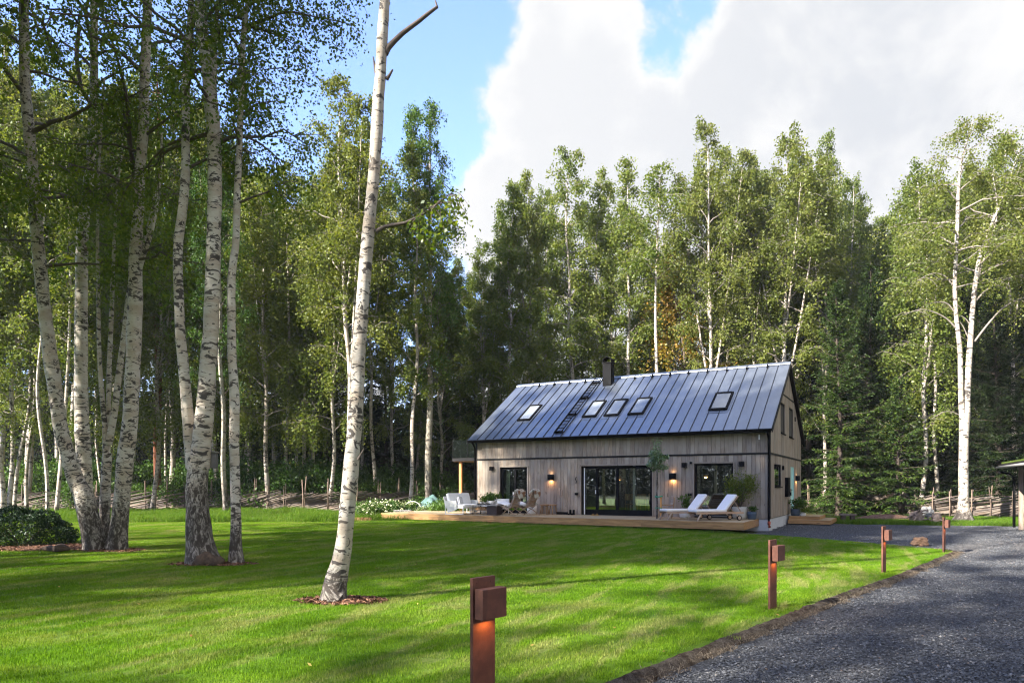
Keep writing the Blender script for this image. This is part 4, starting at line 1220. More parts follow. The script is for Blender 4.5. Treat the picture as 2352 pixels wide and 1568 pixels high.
# clipped evergreen bush with mulch at the left border
def dome_bush():
    rng_ = np.random.RandomState(61); n = 22000; rx, ry, h = 1.25, .95, 1.0
    v = rng_.normal(size=(n, 3)); v[:, 2] = np.abs(v[:, 2]); v /= np.linalg.norm(v, axis=1)[:, None]
    lump = np.array([1+.20*mnoise.noise((a*2.4, b_*2.4, c*2.4))+.09*mnoise.noise((a*6, b_*6, c*6)) for a, b_, c in v])
    P = v**np.array([1, 1, 1])*(lump*rng_.uniform(.80, 1.0, n)**.6)[:, None]*np.array([rx, ry, h]); P[:, 2] = P[:, 2]*.92+.05
    px = AT(38, 1250, 17.6)
    o = thing('evergreen_bush', 'dark rounded evergreen bush on bark mulch at the left border of the lawn', 'bush', (px.x, 17.8, zt(px.x, 17.8)))
    ts = [np_tube(limb(np.array([.1*math.cos(k), .1*math.sin(k), -.05]), k*.9, .9, .95, .1, 6), np.linspace(.03, .008, 6), 5) for k in range(9)]
    link('stem', join(ts, 'bush_stem'), M['twig'], o)
    link('foliage', leaves_mesh(P, .05, rng_, 'bush_foliage', .1, .55), M['bush'], o)
dome_bush()


def blob_sheet(name, cx, cy, rx, ry, h, mat, seed=0, n=26, m=5, kind='structure', dz=.012):
    V = [(cx, cy, zt(cx, cy)+h+dz)]; Q = []
    for j in range(1, m+1):
        for k in range(n):
            a = k*2*PI/n; s = j/m*(1+.22*mnoise.noise((math.cos(a)*1.3+seed, math.sin(a)*1.3, 0)))
            x, y = cx+rx*s*math.cos(a), cy+ry*s*math.sin(a)
            V.append((x, y, zt(x, y)+dz+h*(1-(j/m)**2)+(.012*mnoise.noise((x*9, y*9, seed)) if j < m else -.03)))
    T = [(0, 1+k, 1+(k+1) % n) for k in range(n)]
    for j in range(m-1):
        for k in range(n):
            a, b2, c, d = 1+j*n+k, 1+j*n+(k+1) % n, 1+(j+1)*n+(k+1) % n, 1+(j+1)*n+k
            T += [(a, d, c), (a, c, b2)]
    return tag(link(name, np_mesh(name, V, T, None, True), mat), kind=kind)
blob_sheet('mulch_bed', AT(90, 1262, 16.6).x, 17.0, 1.9, 1.0, .04, M['mulch'], 1)
blob_sheet('mulch_bed', AT(245, 1268, 16).x, 16.2, .75, .45, .03, M['mulch'], 2)
blob_sheet('mulch_bed', AT(490, 1296, 13.5).x, 13.5, .85, .32, .03, M['mulch'], 3)
blob_sheet('mulch_bed', AT(785, 1376, 9.3).x, 9.3, .62, .32, .025, M['mulch'], 4)


def chips():
    r = np.random.RandomState(2); V = []
    for (cx, cy, rx, ry, n) in ((AT(90, 1262, 16.6).x, 17.0, 1.8, .95, 1500), (AT(245, 1268, 16).x, 16.2, .75, .42, 380), (AT(490, 1296, 13.5).x, 13.5, .85, .32, 420), (AT(785, 1376, 9.3).x, 9.3, .62, .32, 500)):
        for i in range(n):
            a = r.rand()*6.283; q = math.sqrt(r.rand())*1.05; x, y = cx+rx*q*math.cos(a), cy+ry*q*math.sin(a)
            d = Vector((r.normal(), r.normal(), r.normal()*.3)).normalized(); s = d.cross(Vector((r.normal(), r.normal(), r.normal()))).normalized()
            c = Vector((x, y, zt(x, y)+.03+.03*(1-q))); l, w = r.uniform(.02, .06), r.uniform(.008, .02)
            V += [c-d*l, c+s*w, c+d*l, c-s*w]
    m, t = new_mat('bark_chips'); ge = t.add('ShaderNodeNewGeometry')
    principled(t, t.ramp(ge.outputs['Random Per Island'], [(0, (.05, .03, .022)), (.5, (.14, .07, .045)), (1, (.30, .17, .11))]), .9, 0, .1)
    tag(link('bark_chips', np_mesh('bark_chips', np.array([tuple(v) for v in V]), np.arange(len(V)).reshape(-1, 4)), m), kind='stuff')
chips()


def lumpy(name, path, rad, mat, seed, amp=.35, sides=12):
    S = spline([(*p, r) for p, r in zip(path, rad)], .05)
    v, q, u = np_tube(S[:, :3], S[:, 3], sides, 0, amp, seed)
    return np_mesh(name, v, q, u, True)
p = AT(120, 1262, 15.9)
tag(link('driftwood_log', lumpy('driftwood_log', [(-.42, .22, .05), (-.2, .12, .07), (.05, 0, .06), (.25, -.1, .10), (.45, -.05, .06)], [.02, .06, .07, .10, .03], M['driftwood'], 3), M['driftwood'], loc=(p.x, 15.9, zt(p.x, 15.9)+.02)),
    'rotten dark log lying on the bark mulch in front of the evergreen bush', 'log')


def fallen_leaves():
    r = np.random.RandomState(12); V = []
    while len(V) < 260*4:
        x, y = r.uniform(-14, 8), 5+20*r.rand()**1.2
        if not in_lawn(x, y): continue
        a = r.rand()*6.283; l, w = r.uniform(.018, .03), r.uniform(.010, .018); t = r.normal()*.35
        d = Vector((math.cos(a), math.sin(a), t)).normalized(); sd = Vector((-math.sin(a), math.cos(a), r.normal()*.3)).normalized(); c = Vector((x, y, zt(x, y)+r.uniform(.03, .045)))
        V += [c-d*l, c+sd*w, c+d*l, c-sd*w]
    m, t = new_mat('fallen_leaves'); ge = t.add('ShaderNodeNewGeometry')
    principled(t, t.ramp(ge.outputs['Random Per Island'], [(0, (.16, .09, .03)), (.5, (.30, .22, .05)), (1, (.40, .33, .09))]), .8, 0, .1)
    tag(link('fallen_leaves', np_mesh('fallen_leaves', np.array([tuple(v) for v in V]), np.arange(len(V)).reshape(-1, 4)), m), kind='stuff')
fallen_leaves()


# ------------------------------------------------------------------ fences
def fence(label, line, n_bay, rail_every, post_h, rail_top, seed):
    """roundpole fence: pairs of stakes and long sloping rails tied between them"""
    rng = random.Random(seed)
    seg = [(Vector(a), Vector(b)) for a, b in zip(line[:-1], line[1:])]
    Ls = [(b-a).length for a, b in seg]; T = sum(Ls)
    def at(s):
        s = max(0, min(T-1e-4, s))
        for (a, b), l in zip(seg, Ls):
            if s <= l: return a+(b-a)*s/l, (b-a).normalized()
            s -= l
        return seg[-1][1], (seg[-1][1]-seg[-1][0]).normalized()
    c, _ = at(T/2)
    root = thing('pole_fence', label, 'fence', (c.x, c.y, zt(c.x, c.y)))
    me_st, me_ra = [], []
    for k in range(4):
        h = post_h*(1+.1*(k-1.5)/1.5)
        me_st.append(MB().tube([(0, 0, -.1), (.015*k-.02, .01, h*.5), (.03-.02*k, 0, h)], [.036, .032, .022], 6).mesh('fence_stake', M['stake']))
        L = 4.6+.35*k
        me_ra.append(MB().tube([(0, 0, 0), (.03*(k-1), L*.5, .04*(k-2)), (0, L, 0)], [.044, .038, .026], 6).mesh('fence_rail', M['rail']))
    s = .2; bays = []
    while s < T:
        bays.append(s); s += T/n_bay*rng.uniform(.85, 1.15)
    for s in bays:
        q, d = at(s); nr = Vector((-d.y, d.x)); lean = rng.uniform(-.05, .05)
        for sg in (-1, 1):
            w = q+nr*.07*sg+d*rng.uniform(-.05, .05)
            o = link('stake', rng.choice(me_st), None, root, (w.x-c.x, w.y-c.y, zt(w.x, w.y)-zt(c.x, c.y)-(0 if sg > 0 else rng.uniform(0, .35))), rot=(rng.uniform(-.03, .03), lean, rng.uniform(0, 6)))
    s = -3.2
    while s < T-.4:
        q, d = at(max(s, 0)); L = 4.9
        z0 = .06+rng.uniform(-.03, .12); z1 = rail_top*rng.uniform(.86, 1.08)
        if s < 0: z0 = z0+(z1-z0)*(-s/L)
        q2, _ = at(min(s+L, T)); f = min(1.0, ((q2-q).length)/L+.05)
        d3 = Vector((q2.x-q.x, q2.y-q.y, (z1-z0)*1.0)); L3 = d3.length
        if L3 < .8: s += rail_every; continue
        o = link('rail', rng.choice(me_ra), None, root)
        o.location = (q.x-c.x+rng.uniform(-.04, .04), q.y-c.y+rng.uniform(-.04, .04), z0+zt(q.x, q.y)-zt(c.x, c.y))
        o.rotation_mode = 'QUATERNION'; o.rotation_quaternion = Vector((0, 1, 0)).rotation_difference(d3.normalized())
        k = L3/5.1; o.scale = (1, k, 1)
        s += rail_every*rng.uniform(.7, 1.3)
    return root


def XZ(x, Z): return ((x-1176)/F*Z, Z)
fence('roundpole fence of grey sloping rails and upright stakes along the left forest edge', [XZ(-130, 43), XZ(250, 43.5), XZ(560, 43), XZ(700, 40), XZ(790, 40.5), XZ(900, 43), XZ(1110, 46)], 24, .23, 1.95, 1.16, 1)
fence('roundpole fence of brown sloping rails behind the gravel yard, right of the house', [XZ(1850, 45), XZ(1960, 42.5), XZ(2080, 38.5), XZ(2200, 35.5), XZ(2420, 33)], 15, .22, 1.62, 1.0, 2)

# ------------------------------------------------------------------ the house
ZE, ZRG, OV = 3.725, 6.91, .35             # eave, ridge, eave overhang
SL = (ZRG-ZE)/(HW_/2+OV)
house = thing('wooden_house', 'long grey-brown board-clad house with a blue-grey metal roof and black trim', 'house', HO, HANG)
hp = lambda mb, name, mat, parent=None, **k: mb.build(name, mat, parent or house, **k)
ZB = .33; BZ0, BZ1 = 2.765, 2.835
OPEN = [(1.30, 2.76, .30, 2.42), (5.42, 8.61, .30, 2.42), (10.34, 11.85, .40, 2.45)]
GOPEN = [(1.10, 2.80, 1.52, 2.43), (5.47, 6.55, .33, 2.42)]
GUP = [(2.62, 3.80, 3.74, 5.02), (4.98, 6.30, 3.72, 5.05)]
rng = random.Random(12)
hp(MB().box(.03, HL-.03, .03, HW_-.03, -.4, .30), 'foundation', M['concrete'])
# wall lining with real openings, floor and rear of the rooms behind the glass
w = MB()
xs = [.05]+[v for a in OPEN for v in a[:2]]+[HL-.05]
for i in range(0, len(xs), 2): w.box(xs[i], xs[i+1], .04, .2, .30, 3.66)
for a, b_, z0, z1 in OPEN:
    w.box(a, b_, .04, .2, z1, 3.66)
    if z0 > .31: w.box(a, b_, .04, .2, .30, z0)
ys = [.2]+[v for a in GOPEN for v in a[:2]]+[HW_-.05]
for i in range(0, len(ys), 2): w.box(HL-.2, HL-.04, ys[i], ys[i+1], .30, 2.8)
for a, b_, z0, z1 in GOPEN:
    w.box(HL-.2, HL-.04, a, b_, z1, 2.8)
    if z0 > .34: w.box(HL-.2, HL-.04, a, b_, .30, z0)
def gz(y): return ZE-.10+SL*(min(y, HW_-y)+OV)-.10
w.prism([(.2, 2.8), (HW_-.05, 2.8), (HW_-.05, gz(.05)), (HW_/2, gz(HW_/2)), (.2, gz(.2))], 0, HL-.2, HL-.04)
w.prism([(.2, .30), (HW_-.05, .30), (HW_-.05, gz(.05)), (HW_/2, gz(HW_/2)), (.2, gz(.2))], 0, .05, .2)
w.box(.2, HL-.2, HW_-.2, HW_-.05, .30, 3.6)
hp(w, 'wall', M['core'])
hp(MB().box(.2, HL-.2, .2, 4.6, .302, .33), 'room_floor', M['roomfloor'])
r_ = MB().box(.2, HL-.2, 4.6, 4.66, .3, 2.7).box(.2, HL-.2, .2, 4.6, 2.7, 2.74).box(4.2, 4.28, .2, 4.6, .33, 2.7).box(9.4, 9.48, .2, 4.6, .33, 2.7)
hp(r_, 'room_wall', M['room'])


def board(x0, x1, z0, z1):
    d = rng.uniform(0, .008); bx = MB().box(x0+.004, x1-.004, -.0-d, .036, z0, z1)
    hp(bx, 'board', M['board'])
def columns(a, b_, wd): n = max(1, round((b_-a)/wd)); return [(a+(b_-a)*i/n, a+(b_-a)*(i+1)/n) for i in range(n)]
BW = .168
for i in range(0, len(xs), 2):
    for x0, x1 in columns(xs[i] if i else 0.0, xs[i+1] if i+1 < len(xs)-1 else HL, BW): board(x0, x1, ZB-.02, BZ0)
for a, b_, z0, z1 in OPEN:
    for x0, x1 in columns(a, b_, BW): board(x0, x1, z1, BZ0)
for x0, x1 in columns(0, HL, BW): board(x0, x1, BZ1, ZE-.06)
def gboard(y0, y1, z0, t0, t1):
    d = rng.uniform(0, .008)
    hp(MB().prism([(y0+.004, z0), (y1-.004, z0), (y1-.004, t1), (y0+.004, t0)], 0, HL-.036, HL+d), 'board', M['board'])
for i in range(0, len(ys), 2):
    for y0, y1 in columns(ys[i] if i else .04, ys[i+1] if i+1 < len(ys)-1 else HW_, .2): gboard(y0, y1, ZB, BZ0, BZ0)
for a, b_, z0, z1 in GOPEN:
    for y0, y1 in columns(a, b_, .2):
        gboard(y0, y1, z1, BZ0, BZ0)
        if z0 > .5: gboard(y0, y1, ZB, z0, z0)
hp(MB().box(HL+.008, HL+.03, -.02, HW_+.02, BZ0, BZ1), 'belt_trim', M['blackwood'])
hp(MB().box(-.02, HL+.028, -.03, -.009, BZ0, BZ1), 'belt_trim', M['blackwood'])
ed = [.04, 2.62, 3.80, 4.98, 6.30, HW_]
def gtop(y): return ZE-.13+SL*(min(y, HW_-y)+OV)
for i in range(5):
    for y0, y1 in columns(ed[i], ed[i+1], .22):
        m_ = (y0+y1)/2
        o_ = [g for g in GUP if g[0] <= m_ <= g[1]]
        if y0 < HW_/2 < y1: y1m = y1
        if o_:
            gboard(y0, y1, BZ1, o_[0][2], o_[0][2]); gboard(y0, y1, o_[0][3], gtop(y0), gtop(y1))
        else: gboard(y0, y1, BZ1, gtop(y0), gtop(y1))
yt = (5.40-ZE+.13)/SL-OV
hp(MB().box(HL+.009, HL+.028, yt+.05, HW_-yt-.05, 5.375, 5.425), 'belt_trim', M['blackwood'])
hp(MB().box(HL-.01, HL+.034, -.034, -.011, .31, 3.60).box(HL+.010, HL+.033, -.011, .03, .31, 3.60), 'corner_trim', M['blackwood'])
hp(MB().box(-.022, .03, -.034, -.011, .31, 3.60), 'corner_trim', M['blackwood'])


# openings
def glazing(name, a, b_, z0, z1, fr=.07, y=.06, mull=(), parent=None, depth=.07, sill=False, bottom=None):
    f = MB(); bt = bottom or fr
    f.box(a, a+fr, y, y+depth, z0, z1).box(b_-fr, b_, y, y+depth, z0, z1).box(a+fr, b_-fr, y, y+depth, z1-fr, z1).box(a+fr, b_-fr, y, y+depth, z0, z0+bt)
    edges = [a+fr]
    for m_ in mull:
        f.box(m_-fr*.6, m_+fr*.6, y, y+depth, z0+bt, z1-fr); edges += [m_-fr*.6, m_+fr*.6]
    edges.append(b_-fr)
    o = hp(f, name, M['black'])
    for i in range(0, len(edges), 2):
        hp(MB().box(edges[i]-.01, edges[i+1]+.01, y+depth*.45, y+depth*.45+.012, z0+bt-.01, z1-fr+.01), 'pane', M['glass'], o)
    return o
dr = glazing('patio_door', 1.33, 2.73, .31, 2.40, .09, .08, (2.06,), bottom=.12)
hp(MB().box(1.97, 2.0, .03, .06, 1.15, 1.28).tube([(1.985, .05, 1.25), (1.985, 0, 1.25), (2.06, 0, 1.25)], .011, 6), 'handle', M['whitepot'], dr)
sl = glazing('sliding_door', 5.47, 8.58, .31, 2.40, .10, .10, (6.12, 7.04), bottom=.24)
hp(MB().box(6.05, 6.075, .06, .1, 1.22, 1.38), 'handle', M['whitepot'], sl)
wn = glazing('picture_window', 10.36, 11.83, .42, 2.43, .06, .06)
pale = M['pole_grey']
for a, b_, z0, z1 in OPEN:
    hp(MB().box(a-.055, a-.002, -.028, -.0095, z0, z1+.055).box(b_+.002, b_+.055, -.028, -.0095, z0, z1+.055).box(a-.002, b_+.002, -.028, -.0095, z1+.002, z1+.055), 'casing', M['board'])
    hp(MB().box(a-.001, b_+.001, -.05, .12, z0-.03, z0-.002), 'threshold', M['greytop'])
hp(MB().box(5.53, 5.565, .05, .09, .33, 2.34), 'door_edge', M['whitepot'])
hp(MB().box(2.735, 2.758, .0, .2, .33, 2.40), 'reveal', M['offwhite'])
# in the rooms: curtains, post, pendant lamps, table
cu = MB()
for k in range(9): cu.tube([(1.46+.022*k, .34+.03*(k % 2), 2.38), (1.44+.018*k, .34+.03*(k % 2), .4)], .016, 6)
hp(cu, 'curtain', M['curtain'])
hp(MB().box(7.62, 7.72, .42, .52, .33, 2.7), 'room_post', M['offwhite'])
hp(MB().lathe([(.01, .0), (.06, .0), (.17, -.16), (.16, -.17), (.0001, -.14)], (6.65, 1.4, 2.0)), 'pendant_lamp', simple('copper_shade', (.55, .20, .08), .4, .5))
hp(MB().lathe([(.001, -.045), (.035, -.03), (.04, 0), (.02, .04), (.001, .045)], (6.65, 1.4, 1.86), 10), 'bulb', M['pendant'])
hp(MB().lathe([(.001, -.05), (.05, -.03), (.06, 0), (.04, .05), (.001, .06)], (10.62, .7, 1.92), 10), 'bulb', M['pendant'])
hp(MB().lathe([(.001, .07), (.08, .06), (.10, -.02), (.09, -.02), (.07, .05)], (10.62, .7, 1.95), 12), 'pendant_lamp', simple('amber_shade', (.35, .14, .05), .3, .6))
tb = MB().box(7.1, 8.6, 1.2, 2.1, 1.02, 1.06)
for x in (7.2, 8.5):
    for y in (1.3, 2.0): tb.box(x-.03, x+.03, y-.03, y+.03, .33, 1.02)
hp(tb, 'dining_table', M['teak'])
ch = MB()
for x in (7.35, 7.9, 8.4):
    ch.box(x-.2, x+.2, .75, 1.1, .76, .79).box(x-.2, x+.2, .72, .75, .95, 1.22)
    for sx in (-.18, .18):
        ch.box(x+sx-.015, x+sx+.015, .72, .75, .33, 1.22).box(x+sx-.015, x+sx+.015, 1.06, 1.09, .33, .78)
hp(ch, 'dining_chair', M['stool'])
hp(MB().box(10.5, 11.6, .9, 1.6, .33, .72, .04).box(10.5, 11.6, 1.5, 1.7, .6, 1.0, .04), 'sofa', M['greytop'])

# gable openings
def glaz_g(name, a, b_, z0, z1, fr=.06, mat='glass'):
    f = MB().box(HL-.1, HL-.02, a, a+fr, z0, z1).box(HL-.1, HL-.02, b_-fr, b_, z0, z1).box(HL-.1, HL-.02, a+fr, b_-fr, z1-fr, z1).box(HL-.1, HL-.02, a+fr, b_-fr, z0, z0+fr)
    o = hp(f, name, M['black'])
    hp(MB().box(HL-.07, HL-.055, a+fr-.01, b_-fr+.01, z0+fr-.01, z1-fr+.01), 'pane', M['glass'], o)
    hp(MB().box(HL-.03, HL+.06, a-.03, b_+.03, z0-.045, z0-.012), 'sill', M['black'], o)
    return o
glaz_g('gable_window', 1.12, 2.78, 1.54, 2.41)
glaz_g('gable_window', 2.64, 3.78, 3.76, 5.0); glaz_g('gable_window', 5.0, 6.28, 3.74, 5.03)
hp(MB().box(HL-.09, HL-.04, 5.5, 6.52, .36, 2.39), 'front_door', M['mint'])
dr2 = hp(MB().box(HL-.1, HL-.005, 5.475, 5.5, .34, 2.415).box(HL-.1, HL-.005, 6.52, 6.545, .34, 2.415).box(HL-.1, HL-.005, 5.5, 6.52, 2.39, 2.415), 'door_frame', M['mint'])
hp(MB().box(HL-.04, HL+.02, 5.6, 5.64, 1.3, 1.42).tube([(HL+.01, 5.62, 1.38), (HL+.05, 5.62, 1.38), (HL+.05, 5.75, 1.38)], .01, 6), 'handle', M['black'])
hp(MB().box(HL+.008, HL+.14, 3.75, 4.35, 1.10, 1.92).box(HL+.14, HL+.20, 4.1, 4.3, 1.15, 1.3), 'meter_box', M['black'])
# wall lamps (lit), loudspeakers, small fittings
def wall_lamp(x, z, w_=.25, h=.24, gable=False):
    y0 = x
    if gable: o = hp(MB().box(HL+.01, HL+.16, y0, y0+w_, z, z+h), 'wall_lamp', M['black'])
    else: o = hp(MB().box(x, x+w_, -.15, -.012, z, z+h), 'wall_lamp', M['black'])
    c = (HL+.085, y0+w_/2, z-.012) if gable else (x+w_/2, -.08, z-.012)
    ld = bpy.data.lights.new('lamp_light', 'AREA'); ld.shape = 'RECTANGLE'; ld.size = .12; ld.size_y = .08; ld.energy = .75; ld.color = (1, .50, .18)
    lo = bpy.data.objects.new('lamp_light', ld); COL.objects.link(lo); lo.parent = house; lo.location = c
    l2 = bpy.data.lights.new('lamp_light', 'AREA'); l2.shape = 'RECTANGLE'; l2.size = .12; l2.size_y = .05; l2.energy = .15; l2.color = (1, .6, .3)
    lo = bpy.data.objects.new('lamp_light', l2); COL.objects.link(lo); lo.parent = house; lo.location = (c[0], c[1], z+h+.012); lo.rotation_euler = (PI, 0, 0)
wall_lamp(3.85, 1.82); wall_lamp(9.36, 1.83); wall_lamp(7.15, 1.80, .28, .23, True)
for x, z, s in ((.80, 2.28, .17), (9.87, 2.30, .18), (12.08, 2.31, .19)):
    o = hp(MB().box(x, x+s, -.16, -.03, z, z+s*1.05), 'loudspeaker', M['black'])
    hp(MB().box(x+s*.35, x+s*.65, -.03, -.008, z+.04, z+.12), 'bracket', M['black'], o)
hp(MB().lathe([(.001, -.05), (.05, -.03), (.055, .02), (.001, .04)], (10.22, -.06, 2.49), 10).box(10.2, 10.24, -.06, -.008, 2.47, 2.51), 'camera_dome', M['black'])
for x, z in ((10.10, 1.17), (5.14, 1.16)): hp(MB().box(x, x+.14, -.07, -.01, z, z+.1).box(x+.02, x+.12, -.09, -.071, z+.02, z+.08), 'socket', M['black'])
hp(MB().tube([(5.19, -.02, 1.95), (5.17, -.06, 1.85), (5.21, -.03, 1.76), (5.19, -.05, 1.68)], [.02, .02, .016, .02], 6), 'wall_hook', M['black'])
hp(MB().box(12.79, 12.84, -.05, -.01, 3.33, 3.52), 'sensor', M['whitepot'])
for y in (.95, 2.95): hp(MB().box(HL+.01, HL+.09, y, y+.09, 2.22, 2.40), 'shutter_stay', M['black'])
hp(MB().box(HL+.01, HL+.05, 6.75, 6.83, 4.55, 4.75), 'vent', M['black'])

# roof: slab, one metal panel between every two seams, ridge, barge boards, gutters
X0, X1 = -.28, HL+.13
YR = HW_/2
roof = hp(MB().prism([(-OV, ZE-.10), (YR, ZRG-.10), (HW_+OV, ZE-.10), (HW_+OV, ZE-.015), (YR, ZRG-.012), (-OV, ZE-.015)], 0, X0, X1), 'roof', M['blackwood'])
SLEN = math.hypot(YR+OV, ZRG-ZE); PITCH = math.atan2(ZRG-ZE, YR+OV)
def on_roof(x, s, up=0):   # s: metres up the slope from the eave
    return Vector((x, -OV+s*math.cos(PITCH)-up*math.sin(PITCH), ZE+s*math.sin(PITCH)+up*math.cos(PITCH)))
seams = [X0]+[.28+.4335*k for k in range(30)]+[X1]
seams = [s for s in seams if s <= X1]
def slope_obj(mb, name, mat, parent, back=False):
    o = hp(mb, name, mat, parent)
    if back: o.location = (0, HW_+OV, ZE); o.rotation_euler = (-PITCH, 0, 0); 
    else: o.location = (0, -OV, ZE); o.rotation_euler = (PITCH, 0, 0)
    return o
for a, b_ in zip(seams[:-1], seams[1:]):
    slope_obj(MB().box(a+.010, b_-.010, -.03, SLEN-.01, -.012, .006), 'roof_panel', M['roof'], roof)
for a in seams[1:-1]:
    slope_obj(MB().box(a-.010, a+.010, -.02, SLEN-.02, -.01, .040), 'seam', M['seam'], roof)
bk = MB().box(X0, X1, -SLEN+.01, .03, -.012, .006)
slope_obj(bk, 'rear_slope', M['roof'], roof, True)
hp(MB().prism([(YR-.17, ZRG-.065), (YR-.165, ZRG-.045), (YR, ZRG+.062), (YR+.165, ZRG-.045), (YR+.17, ZRG-.065), (YR, ZRG+.035)], 0, X0-.01, X1+.01), 'ridge_cap', M['roof'], roof)
for k in range(14):
    x = .28+.4335*(2*k+2)
    if 3.9 < x < 5.6 or x > HL-.5: continue
    slope_obj(MB().box(x-.03, x+.03, SLEN-.42, SLEN-.26, .02, .12).box(x-.016, x+.016, SLEN-.36, SLEN-.20, .07, .13), 'snow_hook', M['black'], roof)
for sgn in (0, 1):
    for xe, nm in ((X1, 1), (X0-.03, 0)):
        y0, y1 = (-OV, YR) if sgn == 0 else (HW_+OV, YR)
        b2 = MB().prism([(y0, ZE-.16), (y1, ZRG-.16), (y1, ZRG+.012), (y0, ZE+.012)], 0, xe, xe+.03)
        hp(b2, 'barge_board', M['blackwood'], roof)
gt = MB(); n = 9
prof = [(-OV-.06+.06*math.cos(PI+PI*k/n), ZE-.05+.06*math.sin(PI+PI*k/n)) for k in range(n+1)]+[(-OV-.06+.05*math.cos(2*PI-PI*k/n), ZE-.05+.05*math.sin(2*PI-PI*k/n)) for k in range(n+1)]
gt.prism(prof, 0, X0, X1)
hp(gt, 'gutter', M['black'], roof)
hp(MB().box(X0+.02, X1-.02, -OV+.0, -OV+.02, ZE-.16, ZE-.03).box(.0, HL, -OV+.03, -.01, ZE-.14, ZE-.11), 'eave_board', M['blackwood'], roof)
hp(MB().tube([(HL-.02, -OV-.06, ZE-.1), (HL-.02, -OV+.02, ZE-.22), (HL-.02, -.09, ZE-.38), (HL-.02, -.09, .25), (HL+.0, -.16, .12)], .042, 10), 'downpipe', M['black'])
hp(MB().tube([(HL+.0, -.13, .23), (HL+.0, -.14, .13), (HL+.03, -.22, .03)], [.055, .06, .06], 9), 'drain_mouth', simple('terracotta_drain', (.36, .07, .03), .7))
hp(MB().tube([(.02, -OV-.06, ZE-.1), (.02, -OV+.02, ZE-.22), (-.06, -.06, ZE-.38), (-.06, -.06, .25)], .042, 10), 'downpipe', M['black'])
# chimney with its barrel cowl
chm = hp(MB().box(4.88, 5.31, 3.74, 4.18, 5.9, 7.52), 'chimney', M['black'], roof)
hp(MB().box(4.85, 5.34, 3.71, 4.21, 7.52, 7.56), 'chimney_rim', M['black'], roof)
cw = MB(); n = 12
pr = [(5.095+.235*math.cos(PI*k/n), 7.56+.27*math.sin(PI*k/n)) for k in range(n+1)]+[(5.095+.213*math.cos(PI-PI*k/n), 7.56+.248*math.sin(PI-PI*k/n)) for k in range(n+1)]
cw.prism(pr, 1, 3.72, 4.2); hp(cw, 'cowl', M['black'], roof)
slope_obj(MB().box(4.68, 5.52, SLEN*.835-.16, SLEN*.835-.04, .006, .03), 'chimney_flashing', M['roof'], roof)
# roof ladder
ld = MB()
for x in (4.24, 4.58): ld.box(x-.016, x+.016, .12, SLEN-.1, .10, .135)
ro = slope_obj(ld, 'roof_ladder', M['black'], roof)
rm = MB().box(4.25, 4.57, -.012, .012, .105, .13).mesh('rung', M['black'])
for k in range(18):
    q = link('rung', rm, None, roof); v = on_roof(0, .25+k*.31); q.location = v; q.rotation_euler = (PITCH, 0, 0)
for k in range(4):
    s = .3+k*1.65; slope_obj(MB().box(4.20, 4.62, s, s+.03, .005, .10), 'ladder_bracket', M['black'], roof)
# skylights
for x0, x1 in ((1.64, 2.34), (5.0, 5.69), (6.05, 6.75), (7.17, 7.88), (10.65, 11.40)):
    s0, s1 = .278*SLEN, .546*SLEN
    f = MB().box(x0, x0+.085, s0, s1, .0, .085).box(x1-.085, x1, s0, s1, .0, .085).box(x0+.085, x1-.085, s1-.11, s1, .0, .095).box(x0+.085, x1-.085, s0, s0+.12, .0, .085)
    o = slope_obj(f, 'skylight', M['black'], roof)
    slope_obj(MB().box(x0+.08, x1-.08, s0+.115, s1-.105, .045, .066), 'pane', M['skypane'], roof)
    slope_obj(MB().box(x0-.06, x1+.06, s0-.20, s0-.002, .006, .022).box(x0-.07, x0-.003, s0, s1+.06, .006, .03).box(x1+.003, x1+.07, s0, s1+.06, .006, .03), 'flashing', M['roof'], roof)

# balcony at the far gable
bal = hp(MB().box(-1.9, -.03, .7, 5.4, 2.78, 2.93), 'balcony', M['blackwood'])
hp(MB().box(-1.86, -.04, .74, 5.3, 2.755, 2.779), 'balcony_soffit', M['deck_face'], bal)
for y in (.95, 5.1): hp(MB().box(-1.62, -1.48, y-.07, y+.07, .30, 2.755), 'post', M['post_wood'], bal)
hp(MB().box(-1.86, -.10, .725, .737, 2.95, 3.86), 'glass_panel', M['railglass'], bal)
hp(MB().box(-1.885, -1.873, .74, 5.35, 2.95, 3.86), 'glass_panel', M['railglass'], bal)
for x, y in ((-1.88, .72), (-1.0, .72), (-.08, .72)): hp(MB().box(x-.014, x+.014, y-.012, y+.004, 2.9, 3.86), 'railing_post', M['black'], bal)

# ------------------------------------------------------------------ deck and steps
DZ = .31
deck = thing('wooden_deck', 'long low timber terrace in front of the house', 'deck', HO, HANG)
def dplank(x0, x1, y0, y1): MB().box(x0, x1, y0, y1, DZ-.028, DZ-rng.uniform(0, .003)).build('plank', M['deck'], deck)
DX0, DX1, DY = -3.45, HL-.42, -2.78
n = 20; wdt = (-.05-DY)/n
for k in range(n):
    y0 = DY+k*wdt; cuts = [DX0]+sorted(rng.uniform(DX0+1.5, DX1-1.5) for _ in range(2))+[DX1]
    for a, b_ in zip(cuts[:-1], cuts[1:]):
        if b_-a > .05: dplank(a+.002, b_-.002, y0+.003, y0+wdt-.003)
for k in range(8): dplank(DX0, -.12, -.05+k*wdt+.003, -.05+(k+1)*wdt-.003)
cuts = [DX0-.03, .9, 5.0, 9.1, DX1+.03]
for a, b_ in zip(cuts[:-1], cuts[1:]): MB().box(a+.001, b_-.001, DY-.032, DY-.003, .045, DZ-.002).build('fascia_board', M['deck_face'], deck)
MB().box(DX1+.002, DX1+.03, DY-.002, -.02, .045, DZ-.002).build('fascia_board', M['deck_face'], deck)
MB().box(DX0-.03, DX0-.002, DY-.002, .95, .045, DZ-.002).build('fascia_board', M['deck_face'], deck)
